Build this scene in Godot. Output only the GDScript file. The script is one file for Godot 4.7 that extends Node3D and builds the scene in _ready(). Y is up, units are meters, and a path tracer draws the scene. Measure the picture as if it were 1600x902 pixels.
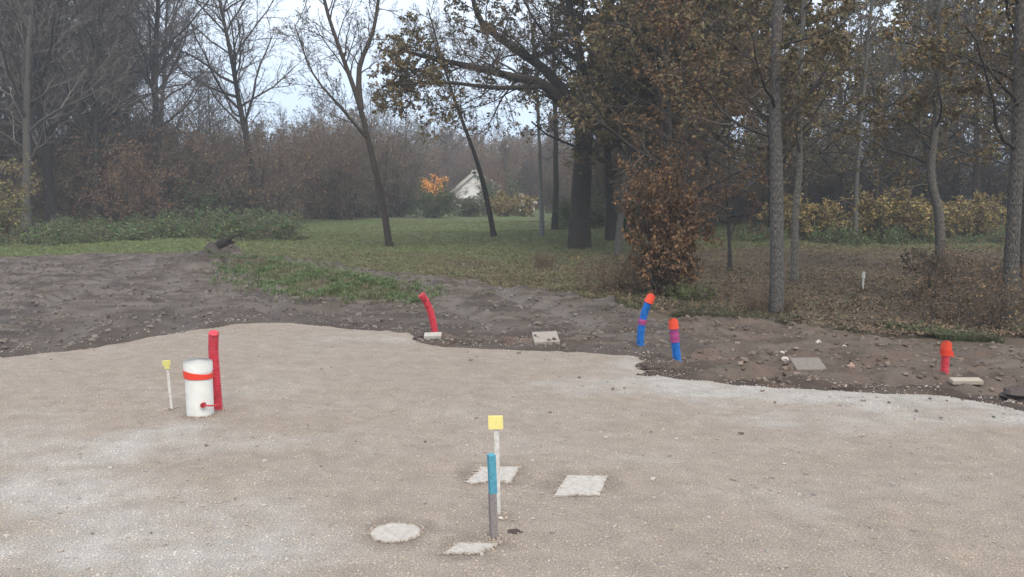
extends Node3D
# A gravelled building plot with service pipes and marker stakes, mud and a late-autumn wood behind.
# x runs to the right, depth d runs away from the photographer (z = -d), metres.

class Buf:
	var v := PackedVector3Array()
	var n := PackedVector3Array()
	var c := PackedColorArray()
	var i := PackedInt32Array()

class Growth:
	var p: Dictionary
	var wood: Buf
	var limb: Buf
	var twig: Buf
	var leaf: Buf
	var limbs: Array = []

var rng := RandomNumberGenerator.new()
var counts := {}
var M := {}
var hn := FastNoiseLite.new()      # broad ground relief
var fn := FastNoiseLite.new()      # fine relief
var cn := FastNoiseLite.new()      # colour patches
var rn := FastNoiseLite.new()      # ruts
var rims := PackedVector2Array()   # outlines of the slabs, where gravel has washed over
var gravel_edge: PackedVector2Array
var mud_edge: PackedVector2Array
var soil_edge: PackedVector2Array
var bank_edge: PackedVector2Array

# ---------------------------------------------------------------- naming and tagging
func numbered(called: String) -> String:
	var k: int = counts.get(called, 0)
	counts[called] = k + 1
	return called if k == 0 else "%s_%03d" % [called, k]

func tag(o: Node, label: String, category: String, group := "", kind := "") -> Node:
	if label: o.set_meta("label", label)
	if category: o.set_meta("category", category)
	if group: o.set_meta("group", group)
	if kind: o.set_meta("kind", kind)
	return o

func thing(called: String, label: String, category: String, where := Vector3.ZERO, turn := 0.0, group := "") -> Node3D:
	var o := Node3D.new()
	o.name = numbered(called)
	add_child(o)
	o.position = where
	o.rotation.y = turn
	tag(o, label, category, group)
	return o

func mesh_of(b: Buf, m: Material) -> ArrayMesh:
	var a := []
	a.resize(Mesh.ARRAY_MAX)
	a[Mesh.ARRAY_VERTEX] = b.v
	if b.n.size() == b.v.size(): a[Mesh.ARRAY_NORMAL] = b.n
	if b.c.size() == b.v.size(): a[Mesh.ARRAY_COLOR] = b.c
	a[Mesh.ARRAY_INDEX] = b.i
	var me := ArrayMesh.new()
	me.add_surface_from_arrays(Mesh.PRIMITIVE_TRIANGLES, a)
	me.surface_set_material(0, m)
	return me

func part(called: String, b: Buf, m: Material, parent: Node, stuff := false) -> MeshInstance3D:
	if b.v.is_empty(): return null
	var o := MeshInstance3D.new()
	o.mesh = mesh_of(b, m)
	o.name = called if parent != self else numbered(called)
	parent.add_child(o, true)
	if stuff: o.set_meta("kind", "stuff")
	return o

func copy(o: Node3D, label: String, group: String) -> Node3D:
	var c: Node3D = o.duplicate()
	c.name = numbered(str(o.name).rstrip("0123456789").trim_suffix("_"))
	add_child(c)
	c.set_meta("label", label)
	if group: c.set_meta("group", group)
	return c

# ---------------------------------------------------------------- ground
func H(x: float, d: float) -> float:
	var near := smoothstep(9.0, 16.0, d)
	return hn.get_noise_2d(x, d) * (0.02 + 0.16 * near) - 0.05 * (1.0 - near)

func at(x: float, d: float, up := 0.0) -> Vector3:
	return Vector3(x, H(x, d) + up, -d)

func inside(poly: PackedVector2Array, p: Vector2) -> float:
	# signed distance to the outline, positive inside
	var best := 1e9
	var n := poly.size()
	var inn := false
	var b := poly[n - 1]
	for k in n:
		var a := poly[k]
		var e := b - a
		var w := p - a
		var t := clampf(w.dot(e) / e.length_squared(), 0.0, 1.0)
		best = minf(best, (w - e * t).length_squared())
		if (a.y > p.y) != (b.y > p.y) and p.x < (b.x - a.x) * (p.y - a.y) / (b.y - a.y) + a.x:
			inn = not inn
		b = a
	return sqrt(best) if inn else -sqrt(best)

func sheet(called: String, xs: PackedFloat32Array, ds: PackedFloat32Array, m: Material, f: Callable) -> MeshInstance3D:
	# f(x, d) gives [height, colour, keep]
	var b := Buf.new()
	var w := xs.size()
	var keep := PackedByteArray()
	for d in ds:
		for x in xs:
			var r: Array = f.call(x, d)
			b.v.append(Vector3(x, r[0], -d))
			b.c.append(r[1])
			keep.append(1 if r[2] else 0)
	b.n.resize(b.v.size())
	b.n.fill(Vector3.ZERO)
	for j in ds.size() - 1:
		for i in w - 1:
			var a := j * w + i
			if keep[a] + keep[a + 1] + keep[a + w] + keep[a + w + 1] == 0: continue
			for t in [[a, a + w, a + 1], [a + 1, a + w, a + w + 1]]:
				var nn := (b.v[t[2]] - b.v[t[0]]).cross(b.v[t[1]] - b.v[t[0]])
				for q in t:
					b.i.append(q)
					b.n[q] += nn
	for k in b.n.size():
		b.n[k] = b.n[k].normalized() if b.n[k].length_squared() > 0 else Vector3.UP
		if b.n[k].y < 0: b.n[k] = -b.n[k]
	var o := part(called, b, m, self)
	o.set_meta("kind", "structure")
	return o

func steps(from: float, to: float, step: float) -> PackedFloat32Array:
	var a := PackedFloat32Array()
	var k := int(round((to - from) / step))
	for i in k + 1: a.append(lerpf(from, to, float(i) / k))
	return a

func gravel_in(x: float, d: float) -> float:
	return inside(gravel_edge, Vector2(x, d)) + fn.get_noise_2d(x * 2.2, d * 2.2) * 0.07 + rn.get_noise_2d(x * 3.0 + 40, d * 3.0) * 0.05

func gravel_height(x: float, d: float) -> float:
	var h := cn.get_noise_2d(x * 1.3, d * 1.3) * 0.014 + fn.get_noise_2d(x * 1.6, d * 1.6) * 0.007
	# little banked heap round the white inspection pipe
	h += 0.035 * exp(-(pow((x + 2.15) / 0.5, 2) + pow((d - 5.35) / 0.35, 2)))
	# shallow tyre marks crossing towards the back left, and footprints
	var u := x * 0.82 + d * 0.57 + 0.15 * fn.get_noise_2d(x * 0.3, d * 0.3)
	for w in [1.1, 2.55, 4.9]:
		h -= 0.012 * exp(-pow((u - w) / 0.11, 2)) * (0.6 + 0.8 * fn.get_noise_2d(x * 2.0 + w, d * 2.0)) + 0.004 * exp(-pow((u - w) / 0.13, 2)) * sin((x * 0.57 - d * 0.82) * 50.0)
	h -= 0.012 * smoothstep(0.28, 0.5, fn.get_noise_2d(x * 3.1 + 77, d * 3.1))
	return h

func blob(x: float, d: float, bx: float, bd: float, rx: float, rd: float) -> float:
	return exp(-(pow((x - bx) / rx, 2) + pow((d - bd) / rd, 2)))

func gravel_shape(x: float, d: float) -> Array:
	var s := gravel_in(x, d)
	var h := gravel_height(x, d) - 0.03 + 0.03 * smoothstep(0.0, 0.14, s) - 0.12 * smoothstep(0.0, -0.15, s)
	var big := cn.get_noise_2d(x * 0.9, d * 1.6)
	var mid := fn.get_noise_2d(x * 1.1, d * 1.9 + 31)
	# pale dried dust and fines
	var pale := 0.0
	pale += 1.1 * blob(x, d, -2.3, 4.95, 1.0, 0.34) + 1.2 * blob(x, d, -1.75, 3.4, 0.85, 0.5) + 0.8 * blob(x, d, -2.6, 4.2, 0.9, 0.35)
	pale += 1.3 * blob(x, d, 2.2, 6.35, 1.2, 0.28) + 1.2 * blob(x, d, 3.6, 5.75, 1.0, 0.4) + 0.5 * blob(x, d, 1.7, 5.4, 0.6, 0.45)
	pale += 0.7 * blob(x, d, -1.6, 8.7, 0.6, 0.35) + 0.5 * blob(x, d, 0.8, 6.6, 0.7, 0.25) + 0.5 * blob(x, d, -2.15, 5.3, 0.45, 0.3)
	if x > 0.7: pale += 1.3 * exp(-pow((s - 0.2) / 0.26, 2)) * smoothstep(0.7, 1.5, x)
	pale = clampf(pale * (0.8 + 0.5 * mid) + 0.4 * big + 0.3 * mid - 0.05, 0.0, 1.0)
	pale *= 0.78 + 0.5 * clampf(0.5 + 1.6 * fn.get_noise_2d(x * 4.0 + 3, d * 5.5), 0.0, 1.0)
	pale = clampf(pale, 0.0, 1.0)
	var c := Color(0.435, 0.374, 0.32).lerp(Color(0.55, 0.525, 0.495), pale)
	var dark := smoothstep(0.05, 0.5, fn.get_noise_2d(x * 2.7 + 9, d * 4.0)) * 0.16 + smoothstep(0.1, 0.6, -big) * 0.1
	var warm := smoothstep(0.0, 0.5, cn.get_noise_2d(x * 1.7 + 70, d * 2.5)) * 0.35
	c = c.lerp(Color(0.32, 0.275, 0.235), dark * 1.5)
	c = c.lerp(Color(0.425, 0.35, 0.28), warm * (1.0 - pale))
	# small mottling, tread marks, scuffed margins and contact shade painted round inset things
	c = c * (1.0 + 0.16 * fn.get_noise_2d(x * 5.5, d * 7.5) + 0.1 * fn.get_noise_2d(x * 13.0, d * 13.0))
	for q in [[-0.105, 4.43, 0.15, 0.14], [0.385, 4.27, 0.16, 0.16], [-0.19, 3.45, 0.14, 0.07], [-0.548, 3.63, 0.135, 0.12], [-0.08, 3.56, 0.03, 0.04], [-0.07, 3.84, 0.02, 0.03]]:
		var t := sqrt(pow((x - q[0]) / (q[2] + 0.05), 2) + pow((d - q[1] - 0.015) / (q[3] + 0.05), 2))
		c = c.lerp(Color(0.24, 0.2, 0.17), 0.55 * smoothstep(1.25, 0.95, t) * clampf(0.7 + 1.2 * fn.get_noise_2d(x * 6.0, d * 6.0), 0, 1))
	return [h, c, s > -0.2]

func mud_shape(x: float, d: float) -> Array:
	var s := inside(mud_edge, Vector2(x, d)) + fn.get_noise_2d(x * 0.9, d * 0.9) * 0.35
	var far := smoothstep(9.0, 13.0, d)
	# smeared wheel ruts running away, churned lumps between them
	var across := x * 0.97 + d * 0.22 + 0.55 * cn.get_noise_2d(x * 0.35, d * 0.35)
	var lane := fposmod(across, 1.15) - 0.575
	var worn := clampf(0.55 + 1.4 * fn.get_noise_2d(x * 0.35 + 3, d * 0.2), 0.0, 1.0)
	var rut := exp(-pow(lane / 0.16, 2)) * worn
	var lip := exp(-pow((absf(lane) - 0.27) / 0.09, 2)) * worn
	var clod := fn.get_noise_2d(x * 3.4, d * 3.4)
	var fine := fn.get_noise_2d(x * 8.0 + 13, d * 8.0)
	var h := H(x, d) + 0.065 - 0.055 * rut + (0.035 * lip + 0.05 * clod + 0.03 * fine) * (0.7 + 0.3 * far) * (1.0 - 0.6 * rut)
	h += 0.06 * maxf(0.0, cn.get_noise_2d(x * 1.2, d * 2.0)) * far
	# spoil pushed up to the left of the grassy bank
	h += 0.22 * blob(x, d, -6.75, 18.4, 0.6, 0.5) * (1.0 + clod) + 0.2 * blob(x, d, -6.6, 17.0, 0.4, 1.3) * (1.0 + clod)
	h -= 0.3 * smoothstep(0.25, -0.3, s) + 0.2 * smoothstep(0.0, 0.35, gravel_in(x, d))
	var g := fn.get_noise_2d(x * 1.4 + 50, d * 3.0)
	var c := Color(0.13, 0.102, 0.084).lerp(Color(0.215, 0.184, 0.163), clampf(0.5 + 1.5 * g, 0, 1))
	c = c.lerp(Color(0.075, 0.062, 0.055), smoothstep(0.0, 0.35, rn.get_noise_2d(x * 1.1, d * 2.6 + 17)) * 0.8)
	c = c.lerp(Color(0.26, 0.24, 0.232), rut * 0.55)
	c = c.lerp(Color(0.095, 0.075, 0.065), smoothstep(-1.6, -0.1, gravel_in(x, d) + 0.7 * fn.get_noise_2d(x * 1.3 + 8, d * 2.0)) * 0.65)
	c = c.lerp(Color(0.08, 0.07, 0.062), clampf(1.3 * blob(x, d, -6.6, 17.6, 0.35, 1.0) + blob(x, d, -7.0, 18.4, 0.7, 0.5), 0, 1) * 0.8)
	c = c.lerp(Color(0.17, 0.14, 0.12), smoothstep(1.0, -1.0, s) * 0.4)
	return [h, c, s > -0.4]

func soil_shape(x: float, d: float) -> Array:
	var s := inside(soil_edge, Vector2(x, d)) + fn.get_noise_2d(x * 1.6, d * 1.6) * 0.22
	var h := H(x, d) + 0.03 + 0.06 * fn.get_noise_2d(x * 2.4 + 5, d * 3.2) + 0.034 * fn.get_noise_2d(x * 7, d * 7) + 0.016 * fn.get_noise_2d(x * 15, d * 15) + 0.05 * rn.get_noise_2d(x * 1.2, d * 4.2)
	h += 0.07 * blob(x, d, 2.0, 7.15, 0.6, 0.25) + 0.06 * blob(x, d, 0.3, 8.5, 1.0, 0.22) + 0.05 * blob(x, d, 3.2, 6.95, 0.7, 0.2)
	h -= 0.28 * smoothstep(0.2, -0.25, s) + 0.2 * smoothstep(0.0, 0.25, gravel_in(x, d))
	var g := fn.get_noise_2d(x * 1.5 + 80, d * 3.0)
	var c := Color(0.14, 0.108, 0.09).lerp(Color(0.22, 0.182, 0.155), clampf(0.5 + 0.9 * g, 0, 1))
	c = c.lerp(Color(0.1, 0.075, 0.062), smoothstep(0.05, 0.5, rn.get_noise_2d(x * 2.1 + 30, d * 4.0)) * 0.85)
	c = c.lerp(Color(0.075, 0.055, 0.047), smoothstep(-0.4, -0.02, gravel_in(x, d)) * clampf(0.65 + fn.get_noise_2d(x * 2.0, d * 2.0 + 4), 0, 1))
	c = c.lerp(Color(0.23, 0.16, 0.125), smoothstep(0.1, 0.5, cn.get_noise_2d(x * 3.0, d * 3.0)) * 0.5)
	return [h, c, s > -0.35]

func bank_shape(x: float, d: float) -> Array:
	var s := inside(bank_edge, Vector2(x, d)) + fn.get_noise_2d(x * 1.2, d * 1.2) * 0.3
	var h := H(x, d) + 0.06 + 0.2 * smoothstep(0.0, 1.0, s) + 0.05 * fn.get_noise_2d(x * 2, d * 2)
	h -= 0.4 * smoothstep(0.15, -0.3, s)
	var c := Color(0.1, 0.125, 0.055).lerp(Color(0.14, 0.11, 0.075), clampf(0.4 + fn.get_noise_2d(x * 1.5, d * 1.5), 0, 1))
	return [h, c, s > -0.35]

func meadow_shape(x: float, d: float) -> Array:
	var h := H(x, d) - 0.0 + 0.02 * fn.get_noise_2d(x, d)
	var green := smoothstep(12.0, 27.0, d) * 0.85 + cn.get_noise_2d(x * 0.35, d * 0.8) * 0.5
	if x > 2.5: green -= smoothstep(2.5, 5.0, x) * 0.75 * smoothstep(24.0, 21.0, d)
	if x < -7.0 and d > 18: green += 0.35
	green = clampf(green, 0.0, 1.0)
	var litter := Color(0.17, 0.125, 0.095).lerp(Color(0.145, 0.118, 0.085), clampf(0.5 + fn.get_noise_2d(x * 0.8, d * 1.5), 0, 1))
	var c := litter.lerp(Color(0.15, 0.2, 0.078), green)
	c = c.lerp(Color(0.22, 0.2, 0.11), smoothstep(0.1, 0.5, fn.get_noise_2d(x * 0.5 + 20, d * 1.2)) * 0.4)
	return [h, c, true]

# ---------------------------------------------------------------- small shape helpers
func tube(b: Buf, pts: PackedVector3Array, radii: PackedFloat32Array, sides: int, col: Color, smooth := true, rough := 0.0, cap := false) -> void:
	var n := pts.size()
	var side := Vector3.RIGHT
	var base := b.v.size()
	for k in n:
		var dir := (pts[mini(k + 1, n - 1)] - pts[maxi(k - 1, 0)]).normalized()
		side = (side - dir * side.dot(dir))
		if side.length_squared() < 0.01: side = dir.cross(Vector3(0.3, 0.1, 1.0))
		side = side.normalized()
		var other := dir.cross(side)
		for q in sides:
			var a := TAU * q / sides
			var o := side * cos(a) + other * sin(a)
			var r := radii[k]
			if rough > 0.0:
				r *= 1.0 + rough * (fn.get_noise_3d(o.x * 2.2, pts[k].y * 0.9, o.z * 2.2 + r * 9.0) + 0.6 * fn.get_noise_3d(o.x * 7.0, pts[k].y * 2.1, o.z * 7.0 + 5.0))
			b.v.append(pts[k] + o * r)
			b.c.append(col)
			if smooth: b.n.append(o)
	for k in n - 1:
		for q in sides:
			var a := base + k * sides + q
			var c := base + k * sides + (q + 1) % sides
			b.i.append_array([a, a + sides, c, c, a + sides, c + sides])
	if cap:
		for e in [0, n - 1]:
			var nn := (pts[e] - pts[1 if e == 0 else n - 2]).normalized()
			var m := b.v.size()
			b.v.append(pts[e]); b.c.append(col)
			if smooth: b.n.append(nn)
			for q in sides:
				b.v.append(b.v[base + e * sides + q]); b.c.append(col)
				if smooth: b.n.append(nn)
			for q in sides:
				var a := m + 1 + q
				var c := m + 1 + (q + 1) % sides
				if e == 0: b.i.append_array([m, a, c])
				else: b.i.append_array([m, c, a])

func leaf(b: Buf, p: Vector3, dir: Vector3, flat: Vector3, l: float, w: float, col: Color) -> void:
	# four corners folded a little along the midrib
	var s := dir.cross(flat).normalized() * w * 0.5
	var up := flat * w * 0.22
	var k := b.v.size()
	b.v.append(p)
	b.v.append(p + dir * l * 0.5 + s + up)
	b.v.append(p + dir * l)
	b.v.append(p + dir * l * 0.5 - s + up)
	for q in 4: b.c.append(col)
	b.i.append_array([k, k + 1, k + 2, k, k + 2, k + 3])

func rnd_dir() -> Vector3:
	var z := rng.randf_range(-1, 1)
	var a := rng.randf() * TAU
	var r := sqrt(1 - z * z)
	return Vector3(r * cos(a), z, r * sin(a))

func wander(from: Vector3, dir: Vector3, length: float, n: int, up: float, wob: float) -> PackedVector3Array:
	var pts := PackedVector3Array([from])
	var p := from
	var d := dir
	for k in n:
		d = (d + rnd_dir() * wob + Vector3(0, up, 0)).normalized()
		p += d * length / n
		pts.append(p)
	return pts

func poly_slab(b: Buf, poly: PackedVector2Array, y0: float, y1: float, bevel: float, col: Color) -> void:
	# a prism with a chamfered top edge; poly runs counter-clockwise seen from above in (x, d)
	var n := poly.size()
	var mid := Vector2.ZERO
	for q in poly: mid += q / n
	var rings := []
	for r in [[y0, 0.0], [y1 - bevel, 0.0], [y1, bevel]]:
		var ring := PackedVector3Array()
		for q in poly:
			var z: Vector2 = q + (mid - q).normalized() * float(r[1])
			ring.append(Vector3(z.x, r[0], -z.y))
		rings.append(ring)
	for r in 2:
		for k in n:
			var a: Vector3 = rings[r][k]
			var c: Vector3 = rings[r][(k + 1) % n]
			var e: Vector3 = rings[r + 1][k]
			var g: Vector3 = rings[r + 1][(k + 1) % n]
			quad(b, a, c, g, e, col)
	for k in n:
		var m := b.v.size()
		b.v.append_array([Vector3(mid.x, y1, -mid.y), rings[2][k], rings[2][(k + 1) % n]])
		for q in 3: b.c.append(col)
		b.i.append_array([m, m + 2, m + 1])

func quad(b: Buf, a: Vector3, c: Vector3, g: Vector3, e: Vector3, col: Color) -> void:
	var m := b.v.size()
	b.v.append_array([a, c, g, e])
	for q in 4: b.c.append(col)
	b.i.append_array([m, m + 2, m + 1, m, m + 3, m + 2])

func box(b: Buf, mid: Vector3, size: Vector3, basis := Basis(), col := Color.WHITE, bev := 0.0) -> void:
	# a chamfered box: eight corners cut by bev along the vertical edges and the top
	var h := size * 0.5
	var pr := []
	for lv in [[-h.y, 0.0], [h.y - bev, 0.0], [h.y, bev]]:
		var r := PackedVector3Array()
		for s in [[-1, -1], [1, -1], [1, 1], [-1, 1]]:
			r.append(mid + basis * Vector3(s[0] * (h.x - lv[1]), lv[0], s[1] * (h.z - lv[1])))
		pr.append(r)
	for l in 2:
		for k in 4:
			quad(b, pr[l][k], pr[l][(k + 1) % 4], pr[l + 1][(k + 1) % 4], pr[l + 1][k], col)
	quad(b, pr[2][0], pr[2][1], pr[2][2], pr[2][3], col)
	quad(b, pr[0][3], pr[0][2], pr[0][1], pr[0][0], col)

func lump(b: Buf, mid: Vector3, r: Vector3, col: Color, seed_: float, n := 8) -> void:
	# an irregular clod or stone
	var base := b.v.size()
	var rings := n / 2 + 1
	for j in rings + 1:
		var el := PI * j / rings
		for q in n:
			var a := TAU * (q + 0.5 * (j % 2)) / n
			var o := Vector3(sin(el) * cos(a), cos(el), sin(el) * sin(a))
			var k := 1.0 + 0.75 * fn.get_noise_3d(o.x * 1.6 + seed_, o.y * 1.6, o.z * 1.6 + seed_ * 0.7)
			b.v.append(mid + o * r * k)
			b.c.append(col)
	for j in rings:
		for q in n:
			var a := base + j * n + q
			var c := base + j * n + (q + 1) % n
			b.i.append_array([a, c, a + n, c, c + n, a + n])

# ---------------------------------------------------------------- trees
func spread(T: Growth, pts: PackedVector3Array, r0: float, r1: float, level: int) -> void:
	var p := T.p
	var n := pts.size()
	var radii := PackedFloat32Array()
	for k in n: radii.append(lerpf(r0, r1, pow(float(k) / (n - 1), p.get("taper", 0.8))))
	var col: Color = p.bark
	if level == 0:
		radii[0] *= p.get("flare", 1.35)
		tube(T.wood, pts, radii, p.get("sides", 10), col, true, p.get("rough", 0.12))
	elif level == 1:
		tube(T.limb, pts, radii, 5, col.lerp(p.twig, 0.65), true)
	else:
		tube(T.twig, pts, radii, 3, (p.twig as Color) * rng.randf_range(0.8, 1.2), false)
	if level >= p.levels:
		var many: float = p.get("leaves", 0.0)
		var num := int(many) + (1 if rng.randf() < many - int(many) else 0)
		if num and p.has("bare") and cn.get_noise_3d(pts[0].x * p.bare, pts[0].y * p.bare, pts[0].z * p.bare) < p.get("bare_cut", 0.0): num = 0
		if p.has("bare_side") and pts[0].x < p.bare_side and rng.randf() < 0.72: num = 0
		for k in num:
			var f := rng.randf_range(0.15, 1.0) * (n - 1)
			var i := mini(int(f), n - 2)
			var q := pts[i].lerp(pts[i + 1], f - i)
			var dir := (rnd_dir() + (pts[i + 1] - pts[i]).normalized() * 0.6 + Vector3(0, -0.45, 0)).normalized()
			var l: float = p.leaf_size * rng.randf_range(0.45, 1.35)
			var lc: Color = p.leaf_colors[rng.randi() % p.leaf_colors.size()]
			leaf(T.leaf, q, dir, rnd_dir(), l, l * p.get("leaf_wide", 0.6), lc * rng.randf_range(0.75, 1.25))
		return
	var cnt: int = p.count[level]
	var from: float = p.from[level]
	var length: float = (pts[0].distance_to(pts[n - 1]) if level else float(p.high))
	for k in cnt:
		var t := from + (1.0 - from) * (k + rng.randf()) / cnt
		var f := t * (n - 1)
		var i := mini(int(f), n - 2)
		var q := pts[i].lerp(pts[i + 1], f - i)
		var dir := (pts[i + 1] - pts[i]).normalized()
		var side := dir.cross(Vector3(0.31, 0.2, 0.93))
		side = side.normalized().rotated(dir, k * 2.4 + rng.randf() * 1.2)
		var ang := deg_to_rad(p.angle[level] + rng.randf_range(-14, 14))
		var nd := dir * cos(ang) + side * sin(ang)
		var shape := 1.0 - float(p.narrow[level]) * (t - from) / maxf(1.0 - from, 0.01)
		if level == 0 and p.has("round"): shape *= 0.45 + 0.55 * sin(PI * clampf(0.2 + 0.8 * (t - from) / (1 - from), 0, 1))
		var l: float = length * float(p.reach[level]) * shape * rng.randf_range(0.65, 1.2)
		var r := minf(lerpf(r0, r1, t) * 0.72, l * p.get("slim", 0.02))
		r = maxf(r, p.finest)
		var pn: int = [4, 6, 4, 3, 2][level + 1]
		spread(T, wander(q, nd, l, pn, float(p.up[level]) / pn, p.get("wobble", 0.3)), r, maxf(r * 0.4, p.finest * 0.7), level + 1)

func new_tree(p: Dictionary) -> Growth:
	var T := Growth.new()
	T.p = p
	T.wood = Buf.new(); T.limb = Buf.new(); T.twig = Buf.new(); T.leaf = Buf.new()
	return T

func finish(T: Growth, o: Node3D) -> Node3D:
	part("trunk", T.wood, M.bark, o)
	for l in T.limbs: part("limb", l, M.bark, o)
	part("branches", T.limb, M.bark, o, true)
	part("twigs", T.twig, M.twig, o, true)
	part("leaves", T.leaf, M.leaf, o, true)
	return o

func tree(called: String, label: String, where: Vector3, p: Dictionary, trunk := PackedVector3Array(), limbs := [], group := "", category := "tree") -> Node3D:
	# trunk and limbs, when given, are measured from the foot of the tree
	var o := thing(called, label, category, where, 0.0, group)
	var T := new_tree(p)
	if trunk.is_empty():
		trunk = wander(Vector3(0, -0.15, 0), Vector3(rng.randf_range(-.05, .05), 1, rng.randf_range(-.05, .05)).normalized(), p.high, 9, 0.05, p.get("sway", 0.06))
	else:
		trunk = finer(trunk, 3)
	spread(T, trunk, p.thick, p.get("tip", p.thick * 0.15), 0)
	for l in limbs:
		var keep := T.limb
		T.limb = Buf.new()
		T.limbs.append(T.limb)
		var pts := finer(PackedVector3Array(l.slice(1)), 3)
		spread_limb(T, pts, l[0], keep)
		T.limb = keep
	return finish(T, o)

func spread_limb(T: Growth, pts: PackedVector3Array, r: float, rest: Buf) -> void:
	var radii := PackedFloat32Array()
	for k in pts.size(): radii.append(lerpf(r, r * 0.22, float(k) / (pts.size() - 1)))
	tube(T.limb, pts, radii, 8, T.p.bark, true, 0.1)
	T.limb = rest
	# side branches of the limb, with the twigs of their own
	var p := T.p
	var n := pts.size()
	var cnt: int = p.get("limb_count", 14)
	for k in cnt:
		var t: float = 0.18 + 0.82 * (k + rng.randf()) / cnt
		var i := mini(int(t * (n - 1)), n - 2)
		var q := pts[i].lerp(pts[i + 1], t * (n - 1) - i)
		var dir := (pts[i + 1] - pts[i]).normalized()
		var side := dir.cross(Vector3(0.1, 0.9, 0.3)).normalized().rotated(dir, k * 2.4 + rng.randf())
		var ang := deg_to_rad(rng.randf_range(30, 70))
		var l := rng.randf_range(0.7, 1.25) * float(p.get("limb_reach", 1.4)) * (1.1 - 0.5 * t)
		spread(T, wander(q, dir * cos(ang) + side * sin(ang), l, 6, 0.03, 0.3), maxf(r * 0.3 * (1.1 - t), 0.012), 0.007, 1)

func finer(pts: PackedVector3Array, per: int) -> PackedVector3Array:
	# Catmull-Rom through the given points
	var o := PackedVector3Array()
	for k in pts.size() - 1:
		for s in per:
			o.append(pts[k].cubic_interpolate(pts[k + 1], pts[maxi(k - 1, 0)], pts[mini(k + 2, pts.size() - 1)], float(s) / per))
	o.append(pts[pts.size() - 1])
	return o

func bush(called: String, label: String, where: Vector3, p: Dictionary, group := "", category := "bush") -> Node3D:
	# many stems from one foot, each forking into twigs with leaves
	var o := thing(called, label, category, where, 0.0, group)
	var T := new_tree(p)
	for k in int(p.stems):
		var a := rng.randf() * TAU
		var foot := Vector3(cos(a), 0, sin(a)) * float(p.wide) * 0.35 * sqrt(rng.randf()) + Vector3(0, -0.05, 0)
		var lean := rng.randf_range(0.1, p.get("lean", 0.7))
		var l := float(p.high) * rng.randf_range(0.6, 1.1)
		var pts := wander(foot, Vector3(cos(a) * lean, 1, sin(a) * lean).normalized(), l, 6, p.get("arch", -0.08), 0.12)
		var rr := PackedFloat32Array()
		for q in pts.size(): rr.append(lerpf(p.thick, p.thick * 0.3, float(q) / (pts.size() - 1)))
		tube(T.limb, pts, rr, 5, p.bark, true)
		var cnt: int = p.count[1]
		for j in cnt:
			var t: float = p.get("low", 0.1) + (1.0 - p.get("low", 0.1)) * (j + rng.randf()) / cnt
			var i := mini(int(t * 6), 5)
			var q := pts[i].lerp(pts[i + 1], t * 6 - i)
			var nd := ((pts[i + 1] - pts[i]).normalized() * 0.6 + rnd_dir()).normalized()
			spread(T, wander(q, nd, float(p.side) * rng.randf_range(0.6, 1.2), 4, 0.03, 0.35), maxf(p.finest * 1.6, 0.004), p.finest, 2)
	part("stems", T.limb, M.bark, o, true)
	part("twigs", T.twig, M.twig, o, true)
	part("leaves", T.leaf, M.leaf, o, true)
	return o

# ---------------------------------------------------------------- scattered stuff
func scatter(called: String, me: Mesh, m: Material, spots: Array, label: String, category: String) -> void:
	# spots: [Transform3D, Color]
	var mm := MultiMesh.new()
	mm.transform_format = MultiMesh.TRANSFORM_3D
	mm.use_colors = true
	mm.mesh = me
	mm.instance_count = spots.size()
	for k in spots.size():
		mm.set_instance_transform(k, spots[k][0])
		mm.set_instance_color(k, spots[k][1])
	var o := MultiMeshInstance3D.new()
	o.multimesh = mm
	o.material_override = m
	o.name = numbered(called)
	add_child(o)
	tag(o, label, category, "", "stuff")

func turned(where: Vector3, s: Vector3, tilt := 0.3) -> Transform3D:
	var b := Basis(Vector3.UP, rng.randf() * TAU) * Basis(Vector3(rng.randf_range(-1, 1), 0, rng.randf_range(-1, 1)).normalized(), rng.randf() * tilt)
	return Transform3D(b.scaled_local(s), where)

func tuft(blades: int, high: float, wide: float, droop: float) -> ArrayMesh:
	var b := Buf.new()
	for k in blades:
		var a := rng.randf() * TAU
		var out := Vector3(cos(a), 0, sin(a))
		var foot := out * rng.randf() * wide
		var s := out.cross(Vector3.UP) * 0.006
		var h := high * rng.randf_range(0.5, 1.1)
		var mid := foot + Vector3(0, h * 0.6, 0) + out * h * 0.2
		var tip := foot + Vector3(0, h * (1.0 - droop), 0) + out * h * rng.randf_range(0.4, 0.9)
		var m := b.v.size()
		b.v.append_array([foot - s, foot + s, mid + s * 0.8, mid - s * 0.8, tip])
		for q in 5: b.c.append(Color.WHITE)
		b.i.append_array([m, m + 1, m + 2, m, m + 2, m + 3, m + 3, m + 2, m + 4])
	return mesh_of(b, null)

# ---------------------------------------------------------------- materials
func noise_tex(freq: float, lo: float, hi: float, seed_: int, normal := false, type := FastNoiseLite.TYPE_SIMPLEX_SMOOTH, size := 512) -> NoiseTexture2D:
	var n := FastNoiseLite.new()
	n.seed = seed_
	n.frequency = freq
	n.noise_type = type
	n.fractal_octaves = 4
	var t := NoiseTexture2D.new()
	t.width = size; t.height = size
	t.seamless = true
	t.noise = n
	if normal:
		t.as_normal_map = true
		t.bump_strength = hi
	else:
		var g := Gradient.new()
		g.set_color(0, Color(lo, lo, lo)); g.set_color(1, Color(hi, hi, hi))
		t.color_ramp = g
	return t

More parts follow.
